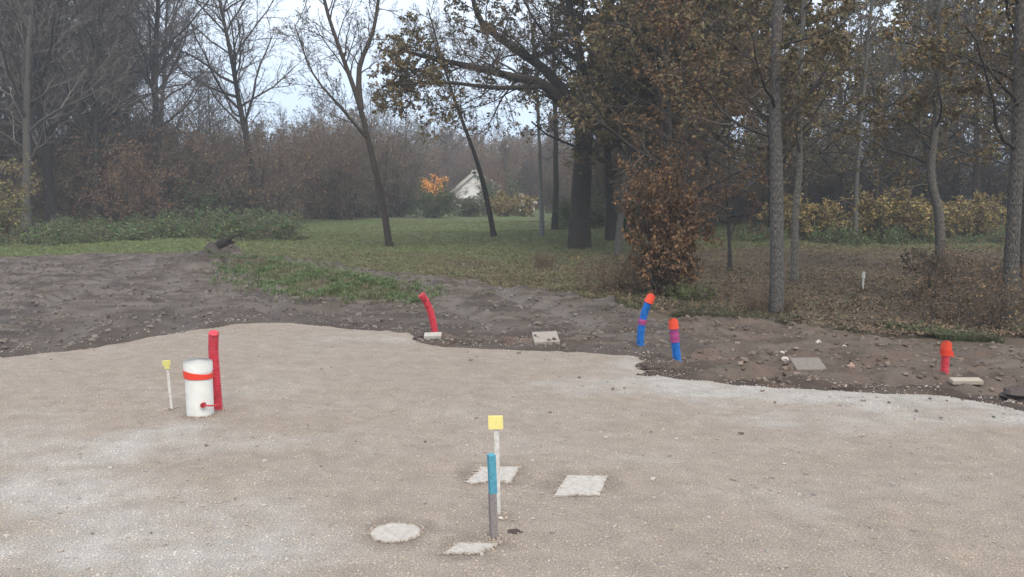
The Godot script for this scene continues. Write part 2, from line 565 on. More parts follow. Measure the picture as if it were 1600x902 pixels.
func surface(rough: float, grain: Texture2D = null, bump: Texture2D = null, scale := Vector3.ONE, depth := 1.0) -> StandardMaterial3D:
	var m := StandardMaterial3D.new()
	m.vertex_color_use_as_albedo = true
	m.roughness = rough
	m.metallic_specular = 0.35
	if grain: m.albedo_texture = grain
	if bump:
		m.normal_enabled = true
		m.normal_texture = bump
		m.normal_scale = depth
	if grain or bump:
		m.uv1_triplanar = true
		m.uv1_world_triplanar = true
		m.uv1_scale = scale
	return m

func paint(c: Color, rough := 0.5, grain: Texture2D = null, scale := 4.0) -> StandardMaterial3D:
	var m := StandardMaterial3D.new()
	m.albedo_color = c.linear_to_srgb()
	m.roughness = rough
	m.metallic_specular = 0.4
	if grain:
		m.albedo_texture = grain
		m.uv1_triplanar = true
		m.uv1_scale = Vector3.ONE * scale
	return m

func make_materials() -> void:
	var grains := noise_tex(0.16, 0.55, 1.0, 3, false, FastNoiseLite.TYPE_CELLULAR)
	var grit := noise_tex(0.12, 0.62, 1.0, 5)
	var bumps := noise_tex(0.14, 0, 6.0, 6, true)
	var barky := noise_tex(0.05, 0.35, 1.0, 7)
	var barkb := noise_tex(0.05, 0, 8.0, 8, true)
	M.gravel = surface(0.95, grit, bumps, Vector3.ONE * 1.3, 0.8)
	M.mud = surface(0.78, grit, bumps, Vector3.ONE * 0.9, 1.0)
	M.soil = surface(0.9, grit, bumps, Vector3.ONE * 1.1, 1.0)
	M.meadow = surface(0.95, grit, bumps, Vector3.ONE * 0.8, 1.0)
	M.bark = surface(0.95, barky, barkb, Vector3(2.4, 0.5, 2.4), 1.0)
	M.bark.uv1_world_triplanar = false
	M.twig = surface(0.9)
	M.leaf = surface(0.75)
	M.leaf.backlight_enabled = true
	M.leaf.backlight = Color(0.35, 0.35, 0.35)
	M.scatter = surface(0.9)
	M.wet = surface(0.75)
	var wear := noise_tex(0.012, 0.92, 1.0, 12)
	var stain := noise_tex(0.012, 0.78, 1.0, 13)
	var dirt := noise_tex(0.02, 0.5, 1.0, 17)
	dirt.color_ramp.offsets = PackedFloat32Array([0.0, 0.3, 0.42, 1.0])
	dirt.color_ramp.colors = PackedColorArray([Color(0.5, 0.46, 0.42), Color(0.72, 0.69, 0.66), Color(0.96, 0.96, 0.96), Color(1, 1, 1)])
	M.splash = surface(0.9)
	M.white_plastic = paint(Color(0.74, 0.75, 0.72), 0.45, wear, 1.6)
	M.white_paint = paint(Color(0.72, 0.7, 0.66), 0.7, stain, 5.0)
	M.yellow = paint(Color(0.85, 0.74, 0.27), 0.55, wear, 9.0)
	M.dull_yellow = paint(Color(0.62, 0.58, 0.2), 0.6, wear, 9.0)
	M.red_pipe = paint(Color(0.56, 0.05, 0.075), 0.5, dirt, 1.3)
	M.red_tape = paint(Color(0.75, 0.06, 0.035), 0.4, wear, 7.0)
	M.orange_red = paint(Color(0.85, 0.1, 0.05), 0.42, wear, 7.0)
	M.blue_pipe = paint(Color(0.012, 0.15, 0.5), 0.45, dirt, 1.3)
	M.purple_tape = paint(Color(0.36, 0.06, 0.2), 0.45, wear, 7.0)
	M.blue_paint = paint(Color(0.1, 0.36, 0.48), 0.7, stain, 6.0)
	M.grey_wood = paint(Color(0.28, 0.25, 0.25), 0.9, stain, 9.0)
	M.pale_wood = paint(Color(0.46, 0.4, 0.33), 0.9, stain, 9.0)
	M.concrete = paint(Color(0.45, 0.425, 0.395), 0.95, noise_tex(0.02, 0.86, 1.0, 14), 2.0)
	M.buff_concrete = paint(Color(0.34, 0.3, 0.27), 0.95, noise_tex(0.02, 0.86, 1.0, 15), 2.0)
	M.grey_concrete = paint(Color(0.215, 0.19, 0.17), 0.95, noise_tex(0.02, 0.86, 1.0, 16), 2.0)
	M.render = paint(Color(0.78, 0.78, 0.78), 0.9, wear, 0.3)
	M.verge = paint(Color(0.5, 0.49, 0.46), 0.9, wear, 0.3)
	M.roof = paint(Color(0.12, 0.1, 0.09), 0.9, stain, 0.6)
	M.glass = paint(Color(0.03, 0.035, 0.04), 0.1)

# ---------------------------------------------------------------- objects of the plot
func conduit(b: Buf, pts: PackedVector3Array, r: float, pitch: float, col := Color.WHITE) -> void:
	# a ribbed pipe along a curve
	var c := Curve3D.new()
	for p in pts: c.add_point(p)
	var l := c.get_baked_length()
	var n := int(l / pitch) * 4
	var q := PackedVector3Array()
	var rr := PackedFloat32Array()
	for k in n + 1:
		q.append(c.sample_baked(l * k / n, true))
		rr.append(r * (1.0 if k % 4 < 2 else 0.9))
	tube(b, q, rr, 18, col, false, 0.0, true)

func arc(from: Vector3, bend: Vector3, to: Vector3, n := 12) -> PackedVector3Array:
	var o := PackedVector3Array()
	for k in n + 1:
		o.append(from.bezier_interpolate(from.lerp(bend, 0.7), to.lerp(bend, 0.7), to, float(k) / n))
	return o

func along(pts: PackedVector3Array, a: float, b: float, n := 6) -> PackedVector3Array:
	var o := PackedVector3Array()
	for k in n + 1:
		var f := lerpf(a, b, float(k) / n) * (pts.size() - 1)
		var i := mini(int(f), pts.size() - 2)
		o.append(pts[i].lerp(pts[i + 1], f - i))
	return o

func even(r: float, n: int) -> PackedFloat32Array:
	var o := PackedFloat32Array()
	for k in n: o.append(r)
	return o

func sleeve(pts: PackedVector3Array, r: float) -> Buf:
	# tape wound round a pipe: a slightly creased sleeve
	var b := Buf.new()
	var rr := PackedFloat32Array()
	for k in pts.size(): rr.append(r * (1.0 + rng.randf_range(-0.04, 0.05)))
	tube(b, pts, rr, 18, Color.WHITE, false, 0.08, true)
	return b

func cap_ball(mid: Vector3, dir: Vector3, r: float, l: float) -> Buf:
	# a rounded pipe cap with a collar
	var b := Buf.new()
	var pts := PackedVector3Array()
	var rr := PackedFloat32Array()
	for s in [[-0.5, 0.92], [-0.46, 1.06], [-0.3, 1.08], [-0.26, 1.0], [0.1, 1.0], [0.3, 0.9], [0.43, 0.66], [0.5, 0.3], [0.51, 0.02]]:
		pts.append(mid + dir * l * s[0])
		rr.append(r * s[1])
	tube(b, pts, rr, 18, Color.WHITE, true, 0.0, true)
	return b

func build_plot() -> void:
	# white inspection pipe
	var g := gravel_height(-2.21, 5.55)
	var o := thing("white_drain_pipe", "short upright white plastic pipe with a red taped rim standing in the gravel", "pipe", Vector3(-2.21, g - 0.03, -5.55))
	var b := Buf.new()
	tube(b, PackedVector3Array([Vector3(0, -0.1, 0), Vector3(0.002, 0.2, 0), Vector3(0, 0.37, 0)]), even(0.092, 3), 40, Color.WHITE, true, 0.0, true)
	part("pipe_wall", b, M.white_plastic, o)
	b = Buf.new()
	var lid := PackedVector3Array()
	var lr := PackedFloat32Array()
	for s in [[0.345, 0.0945], [0.35, 0.098], [0.405, 0.098], [0.417, 0.095], [0.424, 0.08], [0.427, 0.05], [0.428, 0.004]]:
		lid.append(Vector3(0.0, s[0], 0.0)); lr.append(s[1])
	tube(b, lid, lr, 40, Color.WHITE, true, 0.0, true)
	part("pipe_lid", b, M.white_plastic, o)
	# band of red tape, wound at a slant, with a thinner second turn to the right
	b = Buf.new()
	var n := 40
	for k in n + 1:
		var a := TAU * k / n
		var out := Vector3(cos(a), 0, sin(a))
		var tilt := 0.012 * cos(a)
		var half := 0.028 - 0.010 * maxf(0.0, cos(a - 0.5))
		var rr := 0.1 + 0.0015 * fn.get_noise_2d(k * 1.7, 3)
		b.v.append(out * (rr - 0.004) + Vector3(0, 0.325 - half - tilt, 0)); b.v.append(out * rr + Vector3(0, 0.325 - half - tilt + 0.003, 0))
		b.v.append(out * rr + Vector3(0, 0.325 + half - tilt, 0)); b.v.append(out * (rr - 0.004) + Vector3(0, 0.325 + half - tilt + 0.002, 0))
	for k in n:
		for q in 3:
			var m := k * 4 + q
			b.i.append_array([m, m + 1, m + 4, m + 4, m + 1, m + 5])
	part("red_tape_band", b, M.red_tape, o)
	b = Buf.new()
	tube(b, PackedVector3Array([Vector3(0.055, 0.125, 0.065), Vector3(0.062, 0.126, 0.105)]), PackedFloat32Array([0.016, 0.018]), 16, Color.WHITE, true, 0.0, true)
	var plug := part("red_plug", b, M.red_pipe, o)
	b = Buf.new()
	tube(b, arc(Vector3(0.064, 0.125, 0.1), Vector3(0.11, 0.118, 0.09), Vector3(0.14, 0.105, 0.02)), even(0.006, 13), 8, Color.WHITE, true, 0.0, true)
	part("stem", b, M.red_pipe, plug)

	# tall red conduit right behind it
	g = gravel_height(-2.13, 5.68)
	o = thing("red_conduit", "tall straight red conduit rising behind the white pipe, bent over at its top", "pipe", Vector3(-2.165, g - 0.03, -5.73))
	b = Buf.new()
	conduit(b, PackedVector3Array([Vector3(0.012, -0.1, 0), Vector3(0.01, 0.15, 0), Vector3(0.0, 0.34, -0.01), Vector3(0.0, 0.46, 0.0), Vector3(0.012, 0.56, 0.02), Vector3(0.024, 0.61, 0.04)]), 0.036, 0.011)
	part("ribbed_pipe", b, M.red_pipe, o)

	# left marker stake
	g = gravel_height(-2.52, 5.77)
	o = thing("marker_stake", "thin white marker stake with a faded yellow tag, left of the white pipe", "marker stake", Vector3(-2.52, g - 0.03, -5.77), 0.1)
	b = Buf.new()
	box(b, Vector3(0.008, 0.16, 0), Vector3(0.018, 0.46, 0.012), Basis(Vector3.BACK, 0.045), Color.WHITE, 0.003)
	part("lath", b, M.white_paint, o)
	b = Buf.new()
	box(b, Vector3(-0.003, 0.385, 0.01), Vector3(0.056, 0.036, 0.008), Basis(Vector3.BACK, 0.1), Color.WHITE, 0.003)
	box(b, Vector3(0.0, 0.352, 0.01), Vector3(0.036, 0.03, 0.008), Basis(Vector3.BACK, 0.05), Color.WHITE, 0.003)
	part("yellow_tag", b, M.dull_yellow, o)

	# centre marker stake
	g = gravel_height(-0.07, 3.84)
	o = thing("marker_stake", "white lath stake with a square bright yellow tag in the middle foreground", "marker stake", Vector3(-0.066, g - 0.02, -3.84), -0.08)
	b = Buf.new()
	box(b, Vector3(-0.006, 0.226, 0), Vector3(0.024, 0.572, 0.014), Basis(Vector3.BACK, 0.016), Color.WHITE, 0.003)
	part("lath", b, M.white_paint, o)
	b = Buf.new()
	box(b, Vector3(-0.013, 0.497, 0.013), Vector3(0.072, 0.068, 0.006), Basis(Vector3.BACK, 0.03), Color.WHITE, 0.002)
	part("yellow_tag", b, M.yellow, o)
	b = Buf.new()
	lump(b, Vector3(0.012, 0.016, 0.035), Vector3(0.015, 0.012, 0.012), Color.WHITE, 4.0)
	part("chipped_foot", b, M.white_paint, o)

	# blue peg
	g = gravel_height(-0.08, 3.6)
	o = thing("wooden_peg", "square grey wooden peg with a blue painted top beside the yellow tagged stake", "wooden peg", Vector3(-0.083, g - 0.02, -3.565), 0.35)
	b = Buf.new()
	box(b, Vector3(-0.002, 0.07, 0), Vector3(0.032, 0.34, 0.03), Basis(Vector3.BACK, 0.035), Color.WHITE, 0.001)
	part("bare_wood", b, M.grey_wood, o)
	b = Buf.new()
	box(b, Vector3(-0.0088, 0.333, 0), Vector3(0.033, 0.186, 0.031), Basis(Vector3.BACK, 0.04), Color.WHITE, 0.004)
	part("blue_top", b, M.blue_paint, o)

	# pale slabs flush in the gravel
	flat_slab("square concrete slab flush in the gravel behind the yellow tagged stake", [Vector2(-0.26, 4.3), Vector2(-0.01, 4.29), Vector2(0.05, 4.56), Vector2(-0.19, 4.56)])
	flat_slab("square concrete slab lying right of the two central stakes", [Vector2(0.22, 4.12), Vector2(0.47, 4.11), Vector2(0.55, 4.42), Vector2(0.31, 4.43)])
	flat_slab("half buried concrete slab in front of the blue peg, nearest the camera", [Vector2(-0.31, 3.4), Vector2(-0.14, 3.39), Vector2(-0.055, 3.5), Vector2(-0.25, 3.52)])
	var ring := []
	for k in 28:
		var a := TAU * k / 28
		ring.append(Vector2(-0.548 + 0.124 * cos(a), 3.63 + 0.108 * sin(a)))
	flat_slab("round pale concrete disc flush in the gravel", ring, "concrete_disc", "disc", "concrete")

	# service pipes in the soil
	g = soil_top(-0.87, 8.95)
	o = thing("red_conduit", "curved red conduit leaning left out of the soil by the grassy bank", "pipe", Vector3(-0.87, g - 0.02, -8.95))
	b = Buf.new()
	conduit(b, arc(Vector3(0.012, -0.1, 0), Vector3(-0.015, 0.34, 0.0), Vector3(-0.145, 0.5, 0.05), 16), 0.041, 0.012)
	part("ribbed_pipe", b, M.red_pipe, o)
	blue_conduit("blue conduit with a red cap, the further left of the two blue ones", 1.34, 8.2, arc(Vector3(0, -0.12, 0), Vector3(-0.04, 0.3, 0.0), Vector3(0.075, 0.56, 0.03), 16), 0.55, 0.64)
	blue_conduit("blue conduit with a red cap leaning left, nearer the gravel and shorter", 1.59, 7.55, arc(Vector3(0.02, -0.12, 0), Vector3(-0.03, 0.2, 0.0), Vector3(-0.06, 0.43, 0.03), 16), 0.66, 0.9)
	g = soil_top(3.77, 6.85)
	o = thing("red_conduit", "short red conduit with a bright taped head behind the pale board at right", "pipe", Vector3(3.76, g - 0.02, -6.85))
	b = Buf.new()
	var up := PackedVector3Array([Vector3(0.002, -0.1, 0), Vector3(0.0, 0.08, 0), Vector3(0.0, 0.2, 0), Vector3(-0.003, 0.3, 0.01)])
	conduit(b, up, 0.034, 0.011)
	part("ribbed_pipe", b, M.red_pipe, o)
	part("tape_wrap", sleeve(along(up, 0.7, 0.97), 0.042), M.red_tape, o)
	part("pipe_cap", cap_ball(Vector3(-0.003, 0.3, 0.012), Vector3(0, 0.98, 0.2).normalized(), 0.042, 0.07), M.orange_red, o)
	b = Buf.new()
	box(b, Vector3(0.044, 0.222, 0.02), Vector3(0.022, 0.05, 0.01), Basis(Vector3.BACK, 0.3), Color.WHITE, 0.003)
	part("tape_end", b, M.red_tape, o)

	# tiles and boards lying in the soil
	soil_slab("pale_tile", "small white tile at the foot of the curved red conduit", "tile", Vector3(-0.865, 0, -8.66), Vector3(0.19, 0.035, 0.13), 0.05, 0.12, M.concrete)
	soil_slab("buff_tile", "beige flat tile lying in the soil left of the two blue conduits", "tile", Vector3(0.36, 0, -8.47), Vector3(0.27, 0.04, 0.34), 0.06, 0.14, M.buff_concrete)
	soil_slab("grey_tile", "grey flat slab lying in the soil between the blue conduits and the pale board", "slab", Vector3(2.71, 0, -7.22), Vector3(0.27, 0.05, 0.3), -0.1, 0.16, M.grey_concrete)
	soil_slab("pale_board", "narrow pale board lying at the foot of the short red conduit", "board", Vector3(3.82, 0, -6.62), Vector3(0.24, 0.035, 0.09), -0.12, 0.1, M.pale_wood)

	# stones and clods told apart
	for s in [[2.62, 7.56, 0.035, "white stone in the soil just left of the grey slab"], [3.36, 8.67, 0.032, "pale stone far back in the soil behind the grey slab"], [3.52, 8.38, 0.026, "small pale stone right of the stone behind the grey slab"], [2.72, 7.95, 0.022, "tiny upright white stone behind the stone beside the grey slab"], [3.0, 6.98, 0.035, "tan stone in the soil right of the grey slab"]]:
		b = Buf.new()
		lump(b, Vector3(0, s[2] * 0.5, 0), Vector3(s[2], s[2] * 0.8, s[2] * 0.9), Color(0.5, 0.45, 0.42) if s[2] < 0.0349 or s[0] < 2.7 else Color(0.36, 0.25, 0.2), s[0] * 3.0)
		var st := part("stone", b, M.scatter, self)
		st.position = Vector3(s[0], soil_top(s[0], s[1]), -s[1])
		tag(st, s[3], "stone")
	for s in [[3.97, 6.16, 0.1, "dark clod of earth on the gravel edge at the far right"], [-1.02, 8.75, 0.06, "dark clod left of the white tile by the curved red conduit"], [1.2, 7.28, 0.05, "dark clod at the gravel corner below the blue conduits"], [0.02, 3.65, 0.035, "dark crumb of earth on the gravel right of the blue peg"]]:
		b = Buf.new()
		lump(b, Vector3(0, s[2] * 0.4, 0), Vector3(s[2] * 1.2, s[2] * 0.7, s[2]), Color(0.075, 0.06, 0.055), s[0] * 5.0, 12)
		lump(b, Vector3(s[2], s[2] * 0.2, s[2] * 0.5), Vector3(s[2], s[2], s[2]) * 0.5, Color(0.09, 0.07, 0.06), s[0] * 7.0, 8)
		var st := part("earth_clod", b, M.scatter, self)
		st.position = Vector3(s[0], maxf(soil_top(s[0], s[1]), gravel_height(s[0], s[1])) - 0.02, -s[1])
		tag(st, s[3], "clod")

	# far white post
	o = thing("white_post", "small lone white post in the leaf litter under the trees at right", "post", at(5.7, 12.96))
	b = Buf.new()
	tube(b, PackedVector3Array([Vector3(0, -0.1, 0), Vector3(0.0, 0.25, 0)]), even(0.016, 2), 12, Color.WHITE, true, 0.0, true)
	part("rod", b, M.white_paint, o)
	b = Buf.new()
	tube(b, PackedVector3Array([Vector3(0, 0.2, 0), Vector3(0.0, 0.3, 0), Vector3(0, 0.305, 0)]), PackedFloat32Array([0.026, 0.026, 0.012]), 12, Color.WHITE, true, 0.0, true)
	part("head", b, M.white_paint, o)

func soil_top(x: float, d: float) -> float:
	return soil_shape(x, d)[0]

func flat_slab(label: String, pts: Array, called := "concrete_slab", category := "slab", _m := "concrete") -> void:
	var mid := Vector2.ZERO
	for q in pts: mid += q / pts.size()
	var poly := PackedVector2Array()
	# break the straight edges a little, as gravel has run over them
	for k in pts.size():
		var a: Vector2 = pts[k]
		var c: Vector2 = pts[(k + 1) % pts.size()]
		var cut := 6 if pts.size() < 10 else 1
		for s in cut:
			var q := a.lerp(c, float(s) / cut)
			q += (mid - q).normalized() * (rng.randf_range(0.0, 0.009) if cut > 1 else rng.randf_range(0, 0.006))
			poly.append(q - mid)
	var b := Buf.new()
	for q in poly: rims.append(q + mid)
	poly_slab(b, poly, -0.05, 0.0, 0.005, Color.WHITE)
	var top := -1.0
	for q in pts: top = maxf(top, gravel_height(q.x, q.y))
	top = maxf(top, gravel_height(mid.x, mid.y))
	var o := part(called, b, M[_m], self)
	o.position = Vector3(mid.x, top + 0.004, -mid.y)
	tag(o, label, category, "pale concrete slabs set in the gravel")

func soil_slab(called: String, label: String, category: String, where: Vector3, size: Vector3, turn: float, tilt: float, m: Material) -> void:
	var b := Buf.new()
	box(b, Vector3.ZERO, size, Basis(), Color.WHITE, 0.006)
	var o := part(called, b, m, self)
	var top := 0.0
	for s in [Vector2(-.4, -.4), Vector2(.4, -.4), Vector2(-.4, .4), Vector2(.4, .4), Vector2.ZERO]:
		top = maxf(top, maxf(soil_top(where.x + s.x * size.x, -where.z + s.y * size.z), 0.0))
	o.position = Vector3(where.x, top + 0.012, where.z)
	o.rotation = Vector3(tilt, turn, 0.03)
	tag(o, label, category)

func blue_conduit(label: String, x: float, d: float, pts: PackedVector3Array, t0: float, t1: float) -> void:
	var o := thing("blue_conduit", label, "pipe", Vector3(x, soil_top(x, d) - 0.02, -d), 0.0, "blue capped conduits in the soil")
	var b := Buf.new()
	conduit(b, pts, 0.04, 0.012)
	part("ribbed_pipe", b, M.blue_pipe, o)
	part("tape_wrap", sleeve(along(pts, t0, t1), 0.0425), M.purple_tape, o)
	var n := pts.size()
	var dir := (pts[n - 1] - pts[n - 2]).normalized()
	part("pipe_cap", cap_ball(pts[n - 1] + dir * 0.01, dir, 0.046, 0.1), M.orange_red, o)

# ---------------------------------------------------------------- house far behind
func build_house() -> void:
	var o := thing("white_house", "white gabled house with a long low roof, far behind the meadow", "house", Vector3(-2.7, -0.4, -68.0), 0.0)
	var prof := [Vector2(-2.3, 0), Vector2(4.6, 0), Vector2(4.6, 1.1), Vector2(-0.45, 3.5), Vector2(-2.3, 1.95)]
	var b := Buf.new()
	var deep := 7.0
	for k in prof.size():
		var a: Vector2 = prof[k]
		var c: Vector2 = prof[(k + 1) % prof.size()]
		quad(b, Vector3(a.x, a.y, 0), Vector3(a.x, a.y, -deep), Vector3(c.x, c.y, -deep), Vector3(c.x, c.y, 0), Color.WHITE)
	for z in [0.0, -deep]:
		for k in [[0, 1, 2], [0, 2, 3], [0, 3, 4]]:
			var m := b.v.size()
			for q in k:
				b.v.append(Vector3(prof[q].x, prof[q].y, z)); b.c.append(Color.WHITE)
			b.i.append_array([m, m + 2, m + 1] if z == 0.0 else [m, m + 1, m + 2])
	part("wall", b, M.render, o)
	for s in [[prof[3], prof[2], "roof"], [prof[4], prof[3], "roof"]]:
		b = Buf.new()
		var mid: Vector2 = (s[0] + s[1]) * 0.5
		var run: Vector2 = s[1] - s[0]
		box(b, Vector3(mid.x, mid.y + 0.14, -deep * 0.5), Vector3(run.length() + 0.5, 0.16, deep + 0.3), Basis(Vector3.BACK, run.angle()), Color.WHITE, 0.02)
		var rf := part("roof", b, M.roof, o)
		b = Buf.new()
		box(b, Vector3(mid.x, mid.y + 0.1, 0.2), Vector3(run.length() + 0.5, 0.26, 0.06), Basis(Vector3.BACK, run.angle()), Color.WHITE, 0.01)
		part("verge_board", b, M.verge, rf)
	b = Buf.new()
	box(b, Vector3(-1.0, 0.95, 0.03), Vector3(0.9, 1.1, 0.08), Basis(), Color.WHITE, 0.01)
	var w := part("window", b, M.white_paint, o)
	b = Buf.new()
	box(b, Vector3(-1.0, 0.95, 0.09), Vector3(0.74, 0.94, 0.02), Basis(), Color.WHITE, 0.004)
	part("pane", b, M.glass, w)

# ---------------------------------------------------------------- the wood
const GREY_TWIG := Color(0.12, 0.105, 0.098)
const DARK_TWIG := Color(0.085, 0.07, 0.06)

func oakish(more := {}) -> Dictionary:
	var p := {"high": 11.0, "thick": 0.3, "bark": Color(0.115, 0.095, 0.08), "twig": DARK_TWIG, "levels": 4, "count": [20, 7, 6, 4], "from": [0.22, 0.15, 0.15, 0.1], "angle": [58.0, 48.0, 45.0, 45.0],
		"reach": [0.42, 0.5, 0.5, 0.5], "narrow": [0.5, 0.45, 0.4, 0.4], "up": [0.25, 0.15, 0.1, 0.0], "finest": 0.005, "slim": 0.017, "leaves": 2.0, "leaf_size": 0.1, "leaf_wide": 0.55,
		"leaf_colors": [Color(0.155, 0.112, 0.055), Color(0.13, 0.11, 0.055), Color(0.19, 0.125, 0.06), Color(0.115, 0.105, 0.05)], "bare": 0.75, "bare_cut": -0.12}
	p.merge(more, true)
	return p

func bareish(more := {}) -> Dictionary:
	var p := {"high": 15.0, "thick": 0.2, "bark": Color(0.13, 0.115, 0.105), "twig": GREY_TWIG, "levels": 4, "count": [26, 7, 5, 4], "from": [0.2, 0.12, 0.12, 0.1], "angle": [42.0, 36.0, 34.0, 36.0],
		"reach": [0.3, 0.5, 0.5, 0.55], "narrow": [0.55, 0.45, 0.4, 0.3], "up": [0.35, 0.25, 0.15, 0.0], "finest": 0.006, "slim": 0.016, "leaves": 0.0, "leaf_size": 0.07,
		"leaf_colors": [Color(0.16, 0.12, 0.09)], "wobble": 0.22}
	p.merge(more, true)
	return p

func thicket(more := {}) -> Dictionary:
	var p := {"stems": 26, "wide": 3.4, "high": 4.6, "thick": 0.03, "lean": 0.55, "arch": -0.02, "side": 1.5, "bark": Color(0.12, 0.095, 0.078), "twig": Color(0.13, 0.102, 0.083), "levels": 4, "count": [0, 12, 6, 4],
		"from": [0, 0, 0.1, 0.1], "angle": [0, 40.0, 42.0, 42.0], "reach": [0, 0.5, 0.5, 0.5], "narrow": [0, 0.4, 0.4, 0.4], "up": [0, 0.1, 0.05, 0.0], "finest": 0.006, "leaves": 0.7, "leaf_size": 0.1,
		"leaf_colors": [Color(0.18, 0.125, 0.07), Color(0.14, 0.11, 0.065), Color(0.22, 0.14, 0.07)]}
	p.merge(more, true)
	return p

func rows(protos: Array, spots: Array, label: String, group: String) -> void:
	# spots: [x, d, scale]; the first of each kind is the prototype itself
	var used := {}
	for k in spots.size():
		var s = spots[k]
		var o: Node3D = protos[k % protos.size()]
		if used.has(o): o = copy(o, label, group)
		else:
			used[o] = true
			o.set_meta("label", label); o.set_meta("group", group)
		o.position = at(s[0], s[1])
		o.rotation.y = rng.randf() * TAU
		o.scale = Vector3.ONE * float(s[2]) * Vector3(rng.randf_range(0.9, 1.1), rng.randf_range(0.9, 1.1), rng.randf_range(0.9, 1.1))

func build_wood() -> void:
	var spots := []
	# --- far line of trees closing the meadow
	var far := []
	for k in 3: far.append(tree("distant_tree", "", Vector3.ZERO, bareish({"high": 10.0, "thick": 0.2, "count": [30, 9, 7, 4], "from": [0.12, 0.1, 0.1, 0.1], "reach": [0.36, 0.5, 0.5, 0.5], "finest": 0.016, "leaves": 0.35 + 0.35 * k, "leaf_size": 0.13, "twig": Color(0.15, 0.115, 0.1), "round": true, "leaf_colors": [Color(0.15, 0.11, 0.075), Color(0.13, 0.11, 0.07)]})))
	for k in 30: spots.append([-38.0 + k * 2.9 + rng.randf_range(-1, 1), rng.randf_range(84, 108), rng.randf_range(0.75, 1.05)])
	for k in 16: spots.append([-20.0 + k * 2.4 + rng.randf_range(-1, 1), rng.randf_range(72, 84), rng.randf_range(0.45, 0.62)])
	rows(far, spots, "greyish purple bare tree in the far line beyond the meadow", "far trees beyond the meadow")

	# --- left wood: tall bare trees
	var tall := []
	for k in 3: tall.append(tree("bare_tree", "", Vector3.ZERO, bareish({"high": 15.0 + k, "thick": 0.19, "count": [34, 9, 6, 4], "finest": 0.007, "angle": [48.0, 42.0, 40.0, 40.0], "wobble": 0.3, "leaves": 0.3, "leaf_size": 0.05, "bare": 0.6, "bare_cut": 0.0})))
	spots = [[-22.0, 36, 1.0], [-19.6, 34, 1.05], [-25, 40, 1.05], [-21.0, 44, 0.95], [-23.5, 47, 1.1], [-27.5, 44, 1.0], [-19.8, 39.5, 0.9], [-30, 50, 1.1], [-24.8, 52, 1.0], [-29, 38, 1.0], [-17.4, 33.5, 0.8], [-33, 44, 1.0], [-20.8, 31.5, 0.9], [-22.6, 33, 1.0], [-18.8, 36.5, 0.95], [-23.6, 37.5, 1.1], [-24.5, 44, 1.0], [-20.6, 41.5, 1.0], [-22, 50, 1.05], [-26.2, 36, 1.05]]
	rows(tall, spots, "slender bare grey tree crowded in the wood at the far left", "bare trees of the left wood")
	var side := []
	for k in 2: side.append(tree("bare_tree", "", Vector3.ZERO, bareish({"high": 10.5, "thick": 0.15, "from": [0.15, 0.1, 0.1, 0.1], "reach": [0.4, 0.5, 0.5, 0.5], "count": [24, 7, 5, 4], "leaves": 0.25, "leaf_size": 0.08, "finest": 0.008})))
	spots = [[-19, 52, .66], [-16, 58, .66], [-13.5, 54, .58], [-11.2, 60, .62], [-21, 60, .7], [-9.6, 57, .62], [-11.5, 66, .8], [-24, 62, 1.0], [-10.4, 70, .8], [-28, 58, 1.0], [-14.5, 64, .8], [-33, 60, 1], [-17.5, 48, .7]]
	rows(side, spots, "smaller grey twiggy tree at the back of the left wood", "small trees of the left wood")
	# thickets under them
	var thick := []
	thick.append(bush("brown_thicket", "", Vector3.ZERO, thicket()))
	thick.append(bush("brown_thicket", "", Vector3.ZERO, thicket({"leaves": 1.3, "leaf_colors": [Color(0.26, 0.14, 0.07), Color(0.19, 0.12, 0.065), Color(0.22, 0.145, 0.08)]})))
	thick.append(bush("brown_thicket", "", Vector3.ZERO, thicket({"leaves": 0.8, "leaf_colors": [Color(0.1, 0.1, 0.055), Color(0.12, 0.1, 0.06)]})))
	spots = []
	for k in 15: spots.append([-31.0 + k * 1.95 + rng.randf_range(-.6, .6), 43.0 + rng.randf_range(-3, 4), rng.randf_range(0.85, 1.15)])
	for k in 14: spots.append([-36.0 + k * 2.5 + rng.randf_range(-.8, .8), 52.0 + rng.randf_range(-3, 4), rng.randf_range(1.0, 1.3)])
	for k in 5: spots.append([-26.0 + k * 2.2 + rng.randf_range(-.8, .8), 35.0 + rng.randf_range(-2, 2), rng.randf_range(0.7, 0.95)])
	spots = spots.filter(func(q): return q[0] / q[1] < -0.165)
	rows(thick, spots, "brown leafed thicket in the dense undergrowth of the left wood", "thickets of the left wood")

	# dense brush closing the view behind the house
	var fb := [copy(thick[0], "", ""), copy(thick[1], "", ""), copy(thick[2], "", "")]
	for o in fb: o.name = numbered("distant_thicket")
	spots = []
	for k in 15: spots.append([-17.0 + k * 2.3 + rng.randf_range(-.6, .6), 77.0 + rng.randf_range(-1, 6), rng.randf_range(1.0, 1.45)])
	for k in 13: spots.append([-18.0 + k * 3.0 + rng.randf_range(-.6, .6), 90.0 + rng.randf_range(-2, 5), rng.randf_range(1.45, 1.85)])
	rows(fb, spots, "brownish hazy thicket behind the white house", "thickets behind the house")
	var hb := copy(thick[1], "brown twiggy bush hiding the right half of the white gable", "")
	hb.position = at(-1.3, 61.5); hb.scale = Vector3(0.62, 0.74, 0.5)
	hb = copy(thick[2], "dull olive bush right of the long roof of the house", "")
	hb.position = at(3.1, 60.0); hb.scale = Vector3(0.55, 0.7, 0.55)
	hb = copy(thick[2], "dark bush between the orange tree and the white house", "")
	hb.position = at(-4.9, 63.5); hb.scale = Vector3(0.42, 0.5, 0.42)

	# --- right wood
	var rw := []
